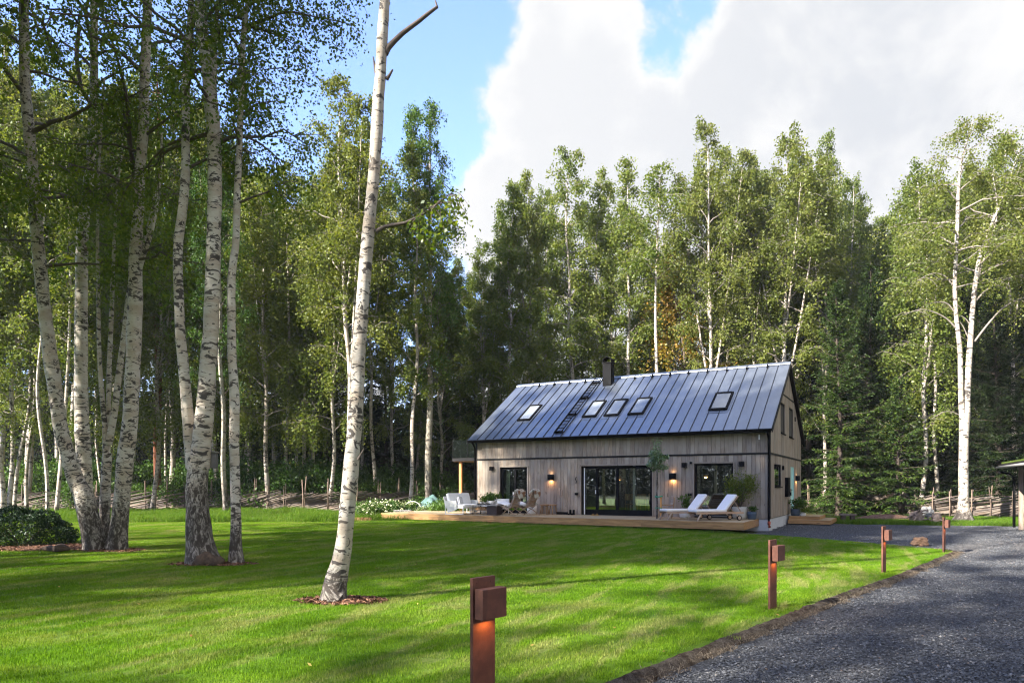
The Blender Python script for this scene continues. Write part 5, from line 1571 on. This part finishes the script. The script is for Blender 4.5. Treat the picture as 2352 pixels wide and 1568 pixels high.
sup = MB()
for x in np.arange(-3.2, 12.6, 1.5): sup.box(x-.05, x+.05, DY+.15, -.2, .05, DZ-.03).box(x-.05, x+.05, DY+.10, DY+.2, -.12, .05)
sup.build('joist', M['earth'], deck)
step = thing('wooden_step', 'two-tier plank step in front of the mint-green gable door', 'step', HO, HANG)
def splank(name, x0, x1, y0, y1, z0, z1, mat): MB().box(x0, x1, y0, y1, z0, z1, .006).build(name, M[mat], step)
for k in range(8): splank('plank', HL+.06+k*.15, HL+.06+k*.15+.144, 4.62, 7.0, .225, .25, 'deck')
splank('fascia_board', HL+.05, HL+1.26, 4.59, 4.617, .11, .25, 'deck_face'); splank('fascia_board', HL+1.263, HL+1.29, 4.59, 7.0, .11, .25, 'deck_face')
for k in range(11): splank('plank', HL+.06+k*.15, HL+.06+k*.15+.144, 4.32, 7.2, .085, .108, 'deck')
splank('fascia_board', HL+.05, HL+1.71, 4.28, 4.317, -.06, .108, 'deck_face'); splank('fascia_board', HL+1.713, HL+1.74, 4.28, 7.2, -.06, .108, 'deck_face')

# ------------------------------------------------------------------ furniture on the deck
def on_deck(name, label, cat, x, y, rz=0, group=None, z=DZ):
    return thing(name, label, cat, HW(x, y, z), HANG+rz, group)


# white sofa facing right
so = on_deck('garden_sofa', 'white outdoor sofa with tall back cushions at the left end of the deck', 'sofa', .55, -1.75, 0)
fr = MB()
for y in (-.85, .85):
    fr.box(-.52, -.49, y-.015, y+.015, 0, .62).box(.42, .45, y-.015, y+.015, 0, .40).box(-.52, .45, y-.015, y+.015, 0, .025).box(-.52, .45, y-.015, y+.015, .27, .30)
fr.box(-.5, .45, -.85, .85, .27, .30)
fr.build('frame', M['white'], so)
for y in (-.885, .865):
    MB().prism([(-.50, .60), (.10, .60), (.12, .22), (-.36, .06)], 1, y, y+.02).build('side_panel', M['offwhite'], so)
for y in (-.42, .42): MB().box(-.28, .48, y-.40, y+.40, .30, .44, .035).build('seat_cushion', M['white'], so)
for y in (-.42, .42):
    c_ = MB().box(-.08, .08, -.40, .40, 0, .52, .05).build('back_cushion', M['white'], so); c_.location = (-.30, y, .42); c_.rotation_euler = (0, -.28, 0)
MB().prism([(-.52, .30), (-.48, .30), (-.60, .78), (-.64, .78)], 1, -.84, .84).build('backrest', M['offwhite'], so)
pw = on_deck('cushion', 'grey striped cushion leaning on the white sofa', 'cushion', .62, -2.22, .2, z=DZ+.44)
m_, t = new_mat('striped_fabric'); co = t.add('ShaderNodeTexCoord').outputs['Object']; wv = t.add('ShaderNodeTexWave'); t.l.new(co, wv.inputs[0]); wv.bands_direction = 'Y'; wv.inputs['Scale'].default_value = 6
principled(t, t.mix(t.mapr(wv.outputs['Fac'], .4, .6), (.28, .28, .30), (.72, .72, .72)), .9); M['stripe'] = m_
c_ = MB().box(-.06, .06, -.2, .2, 0, .34, .05).build('cushion_body', M['stripe'], pw); c_.rotation_euler = (0, -.25, 0)
# second seat of the group, against the wall
s2 = on_deck('garden_armchair', 'white outdoor armchair behind the low table, back to the wall', 'armchair', 1.55, -.85, 0)
MB().box(-.55, .55, .30, .36, .2, .66, .02).build('backrest', M['offwhite'], s2)
MB().box(-.5, .5, -.36, .28, .26, .40, .04).build('seat_cushion', M['white'], s2)
f2 = MB()
for x in (-.52, .52):
    f2.box(x-.014, x+.014, -.36, -.33, 0, .5).box(x-.014, x+.014, .30, .33, 0, .5).box(x-.014, x+.014, -.36, .33, .48, .5)
f2.box(-.52, .52, -.36, .33, .22, .25); f2.build('frame', M['white'], s2)
# low table with logs beneath, tray and candle lanterns on it
ta = on_deck('low_table', 'low grey slab table with firewood on its lower shelf', 'table', 1.62, -1.9)
MB().box(-.42, .42, -.35, .35, .40, .445, .008).build('table_top', M['greytop'], ta)
MB().box(-.40, .40, -.33, .33, .16, .18).build('shelf', M['greytop'], ta)
for x in (-.38, .38):
    for y in (-.31, .31): MB().box(x-.015, x+.015, y-.015, y+.015, 0, .40).build('leg', M['black'], ta)
lg = MB()
for i in range(7): lg.tube([(-.25+.09*i, -.25, .225), (-.22+.09*i, .25, .225)], .042, 8)
for i in range(5): lg.tube([(-.2+.09*i, -.23, .30), (-.2+.09*i, .25, .30)], .04, 8)
tag(link('firewood', lg.mesh('firewood', M['stool']), None, None, HW(1.62, -1.9, DZ), HANG), 'split firewood stacked on the shelf of the low table', 'firewood')
fp = on_deck('fire_pit', 'dark slatted square fire table beside the deck chairs', 'fire pit', 2.36, -2.22)
for k in range(6): MB().box(-.25, .25, -.252, .252, .02+k*.062, .02+k*.062+.056).build('slat', M['firebox'], fp)
MB().box(-.30, .30, -.30, .30, .40, .445, .006).build('top_slab', M['greytop'], fp)
MB().box(-.22, .22, -.22, .22, .0, .40).build('core', M['black'], fp)
tr = on_deck('tray', 'dark tray standing on the low grey table', 'tray', 1.68, -2.03, .1, z=DZ+.447)
MB().box(-.24, .24, -.16, .16, 0, .012).box(-.24, .24, -.16, -.145, .012, .05).box(-.24, .24, .145, .16, .012, .05).box(-.24, -.225, -.145, .145, .012, .05).box(.225, .24, -.145, .145, .012, .05).build('tray_body', M['black'], tr)
MB().lathe([(.04, .013), (.045, .05), (.04, .10), (.03, .10), (.028, .02)], (-.13, 0, 0), 14).build('tea_light', M['whitepot'], tr)
MB().lathe([(.035, .013), (.035, .12), (.012, .14), (.01, .20), (.001, .2)], (.18, .02, 0), 12).build('bottle', M['greytop'], tr)
MB().lathe([(.05, .013), (.06, .04), (.05, .08), (.03, .08)], (.04, .05, 0), 14).build('bowl', M['stonepot'], tr)


def deck_chair(name, label, x, y, rz, group):
    o = on_deck(name, label, 'deck chair', x, y, rz, group)
    for s in (-.27, .27):
        MB().tube([(-.62, s, .46), (-.30, s, .36), (.10, s, .22), (.50, s, .0)], .018, 6).build('leg', M['teak'], o)
        MB().tube([(-.36, s*.94, .0), (-.10, s*.94, .18), (.18, s*.94, .34), (.30, s*.94, .42)], .016, 6).build('leg', M['teak'], o)
        MB().tube([(-.02, s*.9, .30), (.20, s*.9, .36), (.34, s*.9, .66), (.48, s*.9, 1.0)], .016, 6).build('back_frame', M['teak'], o)
    for k in range(7):
        t = k/6; MB().box(-.60+.085*k, -.54+.085*k, -.26, .26, .455-.027*k, .472-.027*k).build('slat', M['teak'], o)
    for k in range(9):
        t = k/8; q = MB().box(-.012, .012, -.25, .25, -.03, .03).build('slat', M['teak'], o); q.location = (.16+.30*t, 0, .38+.58*t); q.rotation_euler = (0, .42, 0)
    c_ = MB().box(-.62, .04, -.25, .25, -.02, .035, .02).build('seat_cushion', M['white'], o); c_.location = (0, 0, .40); c_.rotation_euler = (0, .27, 0)
    return o
dc = 'folding deck chairs with sheepskins'
deck_chair('deck_chair', 'wooden folding deck chair with raised footrest, the left of the pair with sheepskins', 3.02, -1.95, -.18, dc)
deck_chair('deck_chair', 'wooden folding deck chair standing right of its twin, nearer the white pot', 3.52, -1.45, -.18, dc)


def sheepskin(x, y, rz, label, seed):
    r = np.random.RandomState(seed)
    rows, colsn = 22, 12
    prof = spline([(-.22, 0, .40, 0), (.02, 0, .42, 0), (.14, 0, .46, 0), (.22, 0, .62, 0), (.34, 0, .86, 0), (.44, 0, 1.05, 0), (.53, 0, 1.06, 0), (.56, 0, .92, 0), (.53, 0, .76, 0)], .03)[:, :3]
    C, A = [], []
    n = 5200; s = r.rand(n); u = r.uniform(-1, 1, n)
    p = along(prof, s); wid = .20+.06*np.sin(s*9+seed)+.03*np.sin(s*23)
    t = along(prof, np.minimum(s+.02, 1))-p; nrm = np.stack([-t[:, 2], 0*s, t[:, 0]], 1); nrm /= np.linalg.norm(nrm, axis=1)[:, None]+1e-9
    p[:, 1] += u*wid; out = nrm*r.uniform(.02, .05, n)[:, None]
    d = nrm*.6+r.normal(size=(n, 3))*.5+np.array([0, 0, -.5]); d /= np.linalg.norm(d, axis=1)[:, None]
    L = r.uniform(.03, .065, n)[:, None]; sd = np.cross(d, r.normal(size=(n, 3))); sd /= np.linalg.norm(sd, axis=1)[:, None]
    a = p+out*.4; V = np.stack([a-sd*.008, a+sd*.008, a+d*L+sd*.004, a+d*L-sd*.004], 1).reshape(-1, 3)
    o = thing('sheepskin', label, 'sheepskin', HW(x, y, DZ), HANG+rz, 'brown and white sheepskins')
    hide = []
    for i, q in enumerate(prof):
        for k in range(5): hide.append((q[0]+.012, (k/2-1)*.20, q[2]+.012))
    Q = [(i*5+k, i*5+k+1, (i+1)*5+k+1, (i+1)*5+k) for i in range(len(prof)-1) for k in range(4)]
    link('hide', np_mesh('hide', hide, Q, None, True), M['sheep'], o)
    link('wool', np_mesh('wool', V, np.arange(len(V)).reshape(-1, 4)), M['sheep'], o)
sheepskin(3.02, -1.95, -.18, 'brown and white sheepskin draped over the left deck chair', 1)
sheepskin(3.52, -1.45, -.18, 'brown and white sheepskin draped over the right deck chair', 2)


def pot_plant(name, label, x, y, r, h, mat, leafmat, ph, pr, n, leaf, seed, aspect=.4, z=DZ, taper=.8, cat='potted plant', clumps=14):
    o = on_deck(name, label, cat, x, y, 0, z=z)
    MB().lathe([(r*taper, 0), (r*(taper+.12), h*.2), (r, h*.7), (r, h), (r*.9, h), (r*.88, h-.03), (.001, h-.03)], sides=22).build('pot', M[mat], o)
    rngp = np.random.RandomState(seed); C, tubes = [], []
    for k in range(clumps):
        a = rngp.uniform(0, 6.283); rr = pr*math.sqrt(rngp.rand()); zz = h+ph*rngp.uniform(.25, 1)*(1-.3*(rr/pr)**2)
        c = np.array([rr*math.cos(a), rr*math.sin(a), zz]); C.append(c+rngp.normal(size=(n//clumps, 3))*np.array([pr*.26, pr*.26, ph*.11]))
        tubes.append(np_tube(np.array([(0.02*math.cos(a), .02*math.sin(a), h-.05), (c[0]*.5, c[1]*.5, h+(zz-h)*.6), tuple(c)]), np.array([.008, .006, .003]), 4))
    link('stem', join(tubes, 'plant_stem'), M['twig'], o)
    link('foliage', leaves_mesh(np.concatenate(C), leaf, rngp, 'plant_foliage', .2, aspect), M[leafmat], o)
    return o
pot_plant('potted_plant', 'small green plant in a white round pot against the wall, beside the stool', 3.22, -.45, .22, .36, 'whitepot', 'fern', .40, .16, 240, .09, 1, .5)
pot_plant('potted_plant', 'bushy green plant behind the white sofa group', 1.15, -.35, .22, .34, 'stonepot', 'fern', .62, .46, 1500, .10, 2, .55)
pot_plant('potted_plant', 'low trailing plant in a white bowl on the table by the fire pit', 1.88, -1.70, .14, .14, 'whitepot', 'fern', .22, .2, 300, .08, 3, .5, z=DZ+.447)
pot_plant('potted_plant', 'tall yellow-green bamboo in a beige stone pot right of the picture window', 12.18, -.42, .27, .46, 'stonepot', 'bamboo', 1.25, .52, 3000, .11, 4, .22, taper=.85, clumps=34)
pot_plant('potted_plant', 'small plant in a dark blue pot next to the bamboo', 12.62, -.42, .17, .28, 'bluepot', 'shrub', .2, .16, 240, .08, 5, .5)
pot_plant('potted_plant', 'dark leafy plant in a white square pot behind the sun loungers', 10.1, -.55, .2, .24, 'whitepot', 'shrub', .62, .26, 520, .09, 6, .5)
pot_plant('potted_plant', 'green fern in a white pot beside the gable door', HL+.55, 5.0, .15, .17, 'whitepot', 'fern', .42, .34, 900, .09, 7, .45, z=.252)
pot_plant('potted_plant', 'leafy plant in a dark green tub against the gable wall', HL+.28, 4.85, .2, .30, 'bluepot', 'shrub', .5, .3, 700, .09, 8, .5, z=.252)

st = on_deck('stool', 'rustic brown wooden stool against the wall, left of the broom', 'stool', 3.88, -.5, .2)
MB().lathe([(.02, .385), (.20, .385), (.21, .40), (.21, .425), (.19, .44), (.001, .44)], sides=18).build('seat', M['stool'], st)
for k in range(4):
    a = PI/4+k*PI/2; MB().tube([(.14*math.cos(a), .14*math.sin(a), .39), (.23*math.cos(a), .23*math.sin(a), 0)], [.026, .022], 7).build('leg', M['stool'], st)
st2 = on_deck('stool', 'second rustic stool half behind the first against the wall', 'stool', 4.22, -.36, .6)
MB().lathe([(.02, .385), (.17, .385), (.18, .40), (.18, .425), (.16, .44), (.001, .44)], sides=18).build('seat', M['stool'], st2)
for k in range(3):
    a = .3+k*2*PI/3; MB().tube([(.12*math.cos(a), .12*math.sin(a), .39), (.2*math.cos(a), .2*math.sin(a), 0)], [.026, .022], 7).build('leg', M['stool'], st2)
br = on_deck('broom', 'wide black broom with a pale handle leaning on the wall by the stool', 'broom', 4.62, -.25)
MB().tube([(0, 0, .12), (-.06, .20, 1.50)], .014, 8).build('handle', M['teak'], br)
MB().box(-.27, .27, -.04, .04, .06, .11, .01).build('head', M['black'], br)
MB().box(-.265, .265, -.035, .035, .0, .058).build('bristles', M['black'], br)
hk = on_deck('rope_coil', 'coiled pale rope hanging on the broom handle', 'rope', 4.53, -.10, z=DZ+.95)
c_ = MB()
for k in range(4): c_.tube([(.012*k-.05+.06*math.cos(a), -.03-.012*k, .20*math.sin(a)) for a in np.linspace(0, 2*PI, 14)], .011, 5, False)
c_.build('rope', M['teak'], hk)
bt = on_deck('boots', 'pair of dark boots standing by the wall left of the sliding door', 'boots', 5.0, -.25)
for dx in (0, .16):
    MB().box(dx, dx+.10, -.28, -.02, 0, .07, .025).box(dx+.01, dx+.09, -.12, -.02, .05, .22, .025).build('boot', M['black'], bt)
bt2 = on_deck('sandals', 'pair of yellow-brown sandals lying in front of the sliding door', 'sandals', 6.15, -.55, .8)
for dx in (0, .18):
    MB().box(dx, dx+.10, -.15, .13, 0, .03, .012).tube([(dx, -.02, .02), (dx+.02, -.03, .07), (dx+.08, -.03, .07), (dx+.10, -.02, .02)], .012, 6).build('sandal', simple('tan_leather', (.42, .25, .08), .6), bt2)


def lounger(label, x, y):
    o = on_deck('sun_lounger', label, 'sun lounger', x, y, math.radians(46), 'teak sun loungers with white cushions')
    for s in (-.30, .30):
        MB().box(-.98, .98, s-.02, s+.02, .24, .31, .006).build('side_rail', M['teak'], o)
        MB().tube([(-.78, s, .26), (-.86, s, .12), (-.93, s, .0)], [.032, .03, .026], 7).build('leg', M['teak'], o)
        wl = MB(); wl.tube([(.80, s-.025, .095), (.80, s+.025, .095)], .095, 18)
        wh = wl.build('wheel', M['black'], o)
        MB().tube([(.80, s-.028, .095), (.80, s+.028, .095)], .065, 16).build('hub', M['teak'], wh)
        MB().beam((.62, s, .26), (.80, s, .095), .035, .03).build('leg', M['teak'], o)
    for k in range(12):
        MB().box(-.95+.10*k, -.95+.10*k+.075, -.28, .28, .295, .315).build('slat', M['teak'], o)
    MB().box(-.955, .30, -.29, .29, .318, .40, .03).build('seat_cushion', M['cushion'], o)
    bk = MB().box(0, .74, -.29, .29, .0, .085, .03).build('back_cushion', M['cushion'], o); bk.location = (.27, 0, .335); bk.rotation_euler = (0, -math.radians(50), 0)
    bf = MB().box(0, .74, -.28, -.25, -.035, -.005).box(0, .74, .25, .28, -.035, -.005)
    for k in range(6): bf.box(.05+.12*k, .13+.12*k, -.25, .25, -.03, -.01)
    b2 = bf.build('back_frame', M['teak'], o); b2.location = (.29, 0, .335); b2.rotation_euler = (0, -math.radians(50), 0)
    MB().beam((.62, -.26, .70), (.92, -.26, .28), .025, .02).beam((.62, .26, .70), (.92, .26, .28), .025, .02).build('strut', M['teak'], o)
    return o
lounger('teak sun lounger with a raised white cushion, the left one of the pair', 10.50, -1.76)
lounger('teak sun lounger with a raised white cushion, the right one beside the bamboo', 11.60, -1.84)

# wooden slatted armchair behind the young tree
ac = on_deck('slatted_chair', 'small brown wooden slatted chair between the young tree and the loungers', 'chair', 9.62, -1.0, .5)
for s in (-.24, .24):
    MB().beam((0.05, s, 0), (.16, s, .80), .04, .035).build('back_leg', M['stool'], ac)
    MB().beam((-.36, s, 0), (-.34, s, .42), .04, .035).build('front_leg', M['stool'], ac)
    MB().box(-.40, .14, s-.03, s+.03, .50, .525).build('armrest', M['stool'], ac)
for k in range(4):
    q = MB().box(-.012, .012, -.25, .25, -.055, .055).build('back_slat', M['teak'], ac); q.location = (.10+.018*k, 0, .44+.12*k); q.rotation_euler = (0, .14, 0)
for k in range(5): MB().box(-.38+.09*k, -.38+.09*k+.08, -.25, .25, .38, .40).build('seat_slat', M['teak'], ac)

# young grafted tree tied to a stake, growing through the front of the deck
rngt = np.random.RandomState(77)
yt_ = on_deck('young_tree', 'young grafted tree with a round green head beside the sliding door', 'young tree', 9.33, -1.62)
tp = np.array([(0, 0, 0), (.015, 0, .5), (-.01, .01, 1.0), (.02, 0, 1.5), (0, 0, 2.05), (.02, 0, 2.5), (.03, 0, 3.1)]); tubes = [np_tube(tp, np.array([.036, .034, .032, .032, .034, .02, .008]), 9, 0, .08)]
C = []
for k in range(18):
    a = k*2.4; L = rngt.uniform(.25, .48); e = rngt.uniform(-.1, .9)
    p2 = limb(np.array([.01, 0, 1.86+.035*k]), a, e, L, .2, 5, .05, rngt); tubes.append(np_tube(p2, np.linspace(.012, .004, 5), 4)); c = along(p2, rngt.uniform(.3, 1.05, 62)); C.append(c+rngt.normal(size=(62, 3))*.05)
c = along(tp, rngt.uniform(.68, 1, 230)); C.append(c+rngt.normal(size=(230, 3))*np.array([.09, .09, .03]))
link('trunk', join(tubes, 'young_trunk'), M['aspen'], yt_); link('crown', leaves_mesh(np.concatenate(C), .115, rngt, 'crown', -.2, .42), M['pear'], yt_)
sk = on_deck('tree_stake', 'orange-brown wooden stake tied to the young tree', 'stake', 9.50, -1.66)
MB().box(-.03, .03, -.03, .03, 0, .88, .005).build('post', M['post_wood'], sk)
MB().tube([(.05, .05, .86), (-.08, .06, .84), (-.21, .05, .82), (-.23, .0, .85), (-.20, -.05, .85), (-.10, -.05, .83), (.05, -.05, .86)], .025, 7).build('tie', M['green'], sk)
MB().box(-.22, .035, -.05, .06, .40, .43).build('tie', M['green'], sk)

# ------------------------------------------------------------------ bollard lamps along the drive
GB = 'rusty steel bollard lamps along the lawn edge'
bl_lab = ['nearest rusty steel bollard lamp, cut off by the bottom of the picture', 'rusty steel bollard lamp on the lawn edge in line with the deck corner', 'rusty steel bollard lamp in front of the wooden gable step', 'smallest, farthest rusty steel bollard lamp at the tip of the lawn']
rzB = math.radians(46)
bol = thing('bollard_lamp', bl_lab[0], 'bollard lamp', (*POSTS[0], zt(*POSTS[0])), rzB, GB)
MB().box(-.11, .11, -.015, .015, -.15, .95, .003).build('post', M['corten'], bol)
hd = MB().box(-.118, .118, -.125, -.045, .668, .878, .003).build('lamp_head', M['corten'], bol)
MB().box(-.06, .06, -.045, -.015, .70, .85).build('bracket', M['corten'], bol)
MB().box(-.05, .05, -.11, -.06, .669, .673).build('lamp_glass', M['lampglow'], hd)
for s in (-.07, .07):
    for z in (.915, ): MB().tube([(s, -.0155, z), (s, -.019, z)], .007, 8).build('screw', M['corten'], bol)
for (x, y), lb in zip(POSTS[1:], bl_lab[1:]): dup(bol, (x, y, zt(x, y)), rzB, lb)
for x, y in POSTS:
    ldt = bpy.data.lights.new('bollard_light', 'AREA'); ldt.shape = 'RECTANGLE'; ldt.size = .10; ldt.size_y = .05; ldt.energy = .35; ldt.color = (1, .42, .10)
    lo = bpy.data.objects.new('bollard_light', ldt); COL.objects.link(lo)
    q = Matrix.Rotation(rzB, 3, 'Z') @ Vector((0, -.06, 0)); lo.location = (x+q.x, y+q.y, zt(x, y)+.655); lo.rotation_euler = (Matrix.Rotation(rzB, 3, 'Z') @ Matrix.Rotation(math.radians(-28), 3, 'X')).to_euler()

# ------------------------------------------------------------------ carport at the right border
cpz = lambda x, y: zt(x, y)
cp = thing('carport', 'open carport with a black-edged sedum roof and grey posts at the right border', 'carport', (19.55, 26.0, cpz(19.55, 26)), math.radians(-27.7))
MB().prism([(-.58, 2.36), (5.0, 2.80), (5.0, 2.96), (-.58, 2.50)], 1, -6, .55).build('roof', M['blackwood'], cp)
MB().prism([(-.50, 2.512), (5.0, 2.966), (5.0, 3.03), (-.50, 2.575)], 1, -5.9, .45).build('turf', M['sedum'], cp)
MB().tube([(-.64, -6, 2.37), (-.64, .5, 2.37)], .05, 8).build('gutter', M['greytop'], cp)
for x, y in ((.05, 0), (.05, -5.2), (4.6, 0), (4.6, -5.2)): MB().box(x-.07, x+.07, y-.07, y+.07, -.15, 2.37+max(0, x)*.08).build('post', M['pole_grey'], cp)
MB().box(.0, .10, -5.9, .4, 2.28, 2.39).build('beam', M['pole_grey'], cp)
MB().tube([(-.62, .4, 2.36), (-.60, .38, 2.20), (-.28, .2, 2.12), (-.16, .05, 2.0), (-.16, .05, .05)], .05, 10).build('downpipe', M['black'], cp)
MB().box(.4, 5.0, .30, .38, -.1, 2.4).build('rear_wall', simple('brown_boarding', (.13, .07, .05), .8), cp)

# ------------------------------------------------------------------ things at the fence, right
def rock(name, label, cat, p, s, mat, seed, amp=.35, grp=None):
    bm = bmesh.new(); bmesh.ops.create_icosphere(bm, subdivisions=4, radius=1)
    for v in bm.verts:
        n_ = mnoise.fractal(v.co*1.4+Vector((seed, 0, 0)), 1, 2, 4); v.co *= 1+amp*n_; v.co.x *= s[0]; v.co.y *= s[1]; v.co.z *= s[2]
    me = bpy.data.meshes.new(name); bm.to_mesh(me); bm.free()
    return tag(link(name, me, M[mat], loc=(p[0], p[1], zt(p[0], p[1])+s[2]*.35)), label, cat, grp)
q = AT(2130, 1188, 30.5)
def rootstock(x, y, label, seed, s):
    o = thing('root_stump', label, 'stump', (x, y, zt(x, y)), seed, 'dug-out root stumps')
    rngs = np.random.RandomState(seed); P = []
    for k in range(14):
        a = rngs.uniform(0, 6.283); e = rngs.uniform(-.1, 1.1); L = rngs.uniform(.5, 1.0)*s
        p2 = limb(np.array([0, 0, .28*s]), a, e, L, .3, 6, .09, rngs); P.append(np_tube(p2, np.linspace(.10*s, .015, 6), 7, 0, .3, k))
    v, q_, u = np_tube(np.array([(0, 0, -.1), (.02, 0, .25*s), (.08, 0, .6*s), (.1, 0, .62*s)]), np.array([.34, .36, .26, .02])*s, 14, 0, .35, seed)
    P.append((v, q_, u)); link('roots', join(P, 'roots'), simple('dead_roots', (.25, .19, .15), .9, 0, .6, 7, .1, .8), o)
    return o
rootstock(AT(2105, 0, 31).x, 31, 'upturned pale root stump leaning by the fence, left one of the heap', 3, .8)
rootstock(AT(2150, 0, 30.2).x, 30.2, 'dark tangled root stump lying right of the pale one', 5, .6)
rock('grey_boulder', 'pale grey boulder on top of the root stumps by the fence', 'boulder', (AT(2128, 0, 31.4).x, 31.4), (.26, .25, .28), 'stonegrey', 2).location.z += .35
hp_ = blob_sheet('leaf_heap', AT(2045, 1190, 32.5).x, 32.8, 1.6, .55, .28, M['heap'], 7, kind='stuff')
rock('brown_rock', 'brown rock on the gravel beside the tip of the lawn', 'rock', AT(2113, 1255, 20.3), (.24, .18, .16), 'rock', 5)
lb_ = thing('log_bench', 'tiny bench of a split log on two blocks behind the gravel', 'bench', (AT(1947, 0, 31.5).x, 31.5, zt(15.7, 31.5)), -.2)
MB().box(-.36, .36, -.14, .14, .26, .35, .02).build('seat', M['rail'], lb_)
for x in (-.2, .2): MB().box(x-.09, x+.09, -.12, .12, -.08, .26).build('leg', M['driftwood'], lb_)

# ------------------------------------------------------------------ garden corner left of the deck
GFW = 'flowering garden shrubs left of the deck'
fl = [(842, 33.5, .85, 'white-flowering shrub right behind the lone birch trunk'), (872, 34.5, 1.0, 'largest white-flowering shrub between the lone birch and the small bench'), (905, 34, .95, 'white-flowering shrub directly behind the small garden bench'), (938, 36.5, .9, 'shrub with pale blossoms beside the wire hoop'), (968, 34.5, .6, 'low shrub with pale blossoms in front of the tarpaulin')]
f0 = make_shrub('flowering_shrub', fl[0][3], 71, 1.0, .75, 2300, .10, 'shrub', 'flowering shrub', GFW, clumps=30, flower=420)
for i, (x, Z, s, lab) in enumerate(fl):
    X = (x-1176)/F*Z; pos = (X, Z, zt(X, Z)-.04)
    if i == 0: f0.location = pos; f0.scale = (s,)*3
    else: dup(f0, pos, i*1.3, lab, None, (s,)*3)
for x, Z, s in ((1015, 35, .7), (1035, 34, .75), (1052, 36, .8), (828, 36, .6), (1000, 38, .7)): put_shrub(2, (x-1176)/F*Z, Z, s, 'low green shrub in the garden bed left of the balcony', 'green shrubs in the garden bed')
gb_ = thing('garden_bench', 'small dark trestle bench at the left end of the deck', 'bench', (AT(925, 0, 32.3).x, 32.3, zt(-5.3, 32.3)), -.15)
MB().box(-.42, .42, -.13, .13, .36, .40).build('seat', M['greytop'], gb_)
for x in (-.34, .34): MB().beam((x, -.10, 0), (x*.9, 0, .36), .03, .03).beam((x, .10, 0), (x*.9, 0, .36), .03, .03).build('leg', M['black'], gb_)


def tarp():
    cx, cy = AT(985, 1160, 37).x, 37.0; W_, D_ = 1.75, 1.0; n, m = 48, 26; V = []
    for j in range(m):
        for i in range(n):
            u, v = i/(n-1)*2-1, j/(m-1)*2-1
            h = .95*(1-abs(u)**2.6)*(1-v*v*.9)*(.75+.25*math.sin(u*5+1))+.16*mnoise.fractal((u*3, v*2.2, 3), 1, 2, 4)
            h += .09*abs(math.sin(u*9+v*4+2*mnoise.noise((u*2, v*2, 0))))
            V.append((cx+u*W_*(1+.08*mnoise.noise((v*3, 1, 0))), cy+v*D_, max(.0, h)+zt(cx, cy)-.02))
    Q = [(j*n+i, j*n+i+1, (j+1)*n+i+1, (j+1)*n+i) for j in range(m-1) for i in range(n-1)]
    tag(link('tarpaulin', np_mesh('tarpaulin', V, Q, None, True), M['tarp']), 'creased green tarpaulin thrown over a heap in front of the fence', 'tarpaulin')
tarp()
ho = thing('wire_hoop', 'pale arched garden hoop among the plants left of the tarpaulin', 'hoop', (AT(948, 0, 35.3).x, 35.3, zt(-5, 35)), 0)
MB().tube([(.55*math.cos(a), 0, .75*math.sin(a)) for a in np.linspace(0, PI, 16)], .02, 6).build('arch', M['offwhite'], ho)
bd = thing('raised_bed', 'raised bed edge of brown planks in the rough grass behind the lone birch', 'plant bed', (AT(800, 0, 30.5).x, 30.5, 0), -.05)
MB().box(-.9, 1.1, -.02, .02, -.05, .14).build('plank', M['deck_face'], bd)
MB().box(-.92, -.88, .02, 1.2, -.05, .14).build('plank', M['deck_face'], bd)
# grey box hung on the trunk beyond the forked birch
nb_ = thing('nest_box', 'grey wooden box with a slanted roof hanging on the right of the forked birch', 'nest box', AT(489, 1055, ZF+.15), .25)
MB().box(-.085, .085, -.08, .08, -.17, .15).build('body', M['nestbox'], nb_)
q_ = MB().box(-.10, .11, -.11, .10, 0, .018).build('lid', M['greytop'], nb_); q_.location = (0, 0, .155); q_.rotation_euler = (0, .14, 0)

print('objects', len(bpy.data.objects), 'tris', sum(len(m.loop_triangles) if m.loop_triangles else len(m.polygons)*2 for m in bpy.data.meshes))
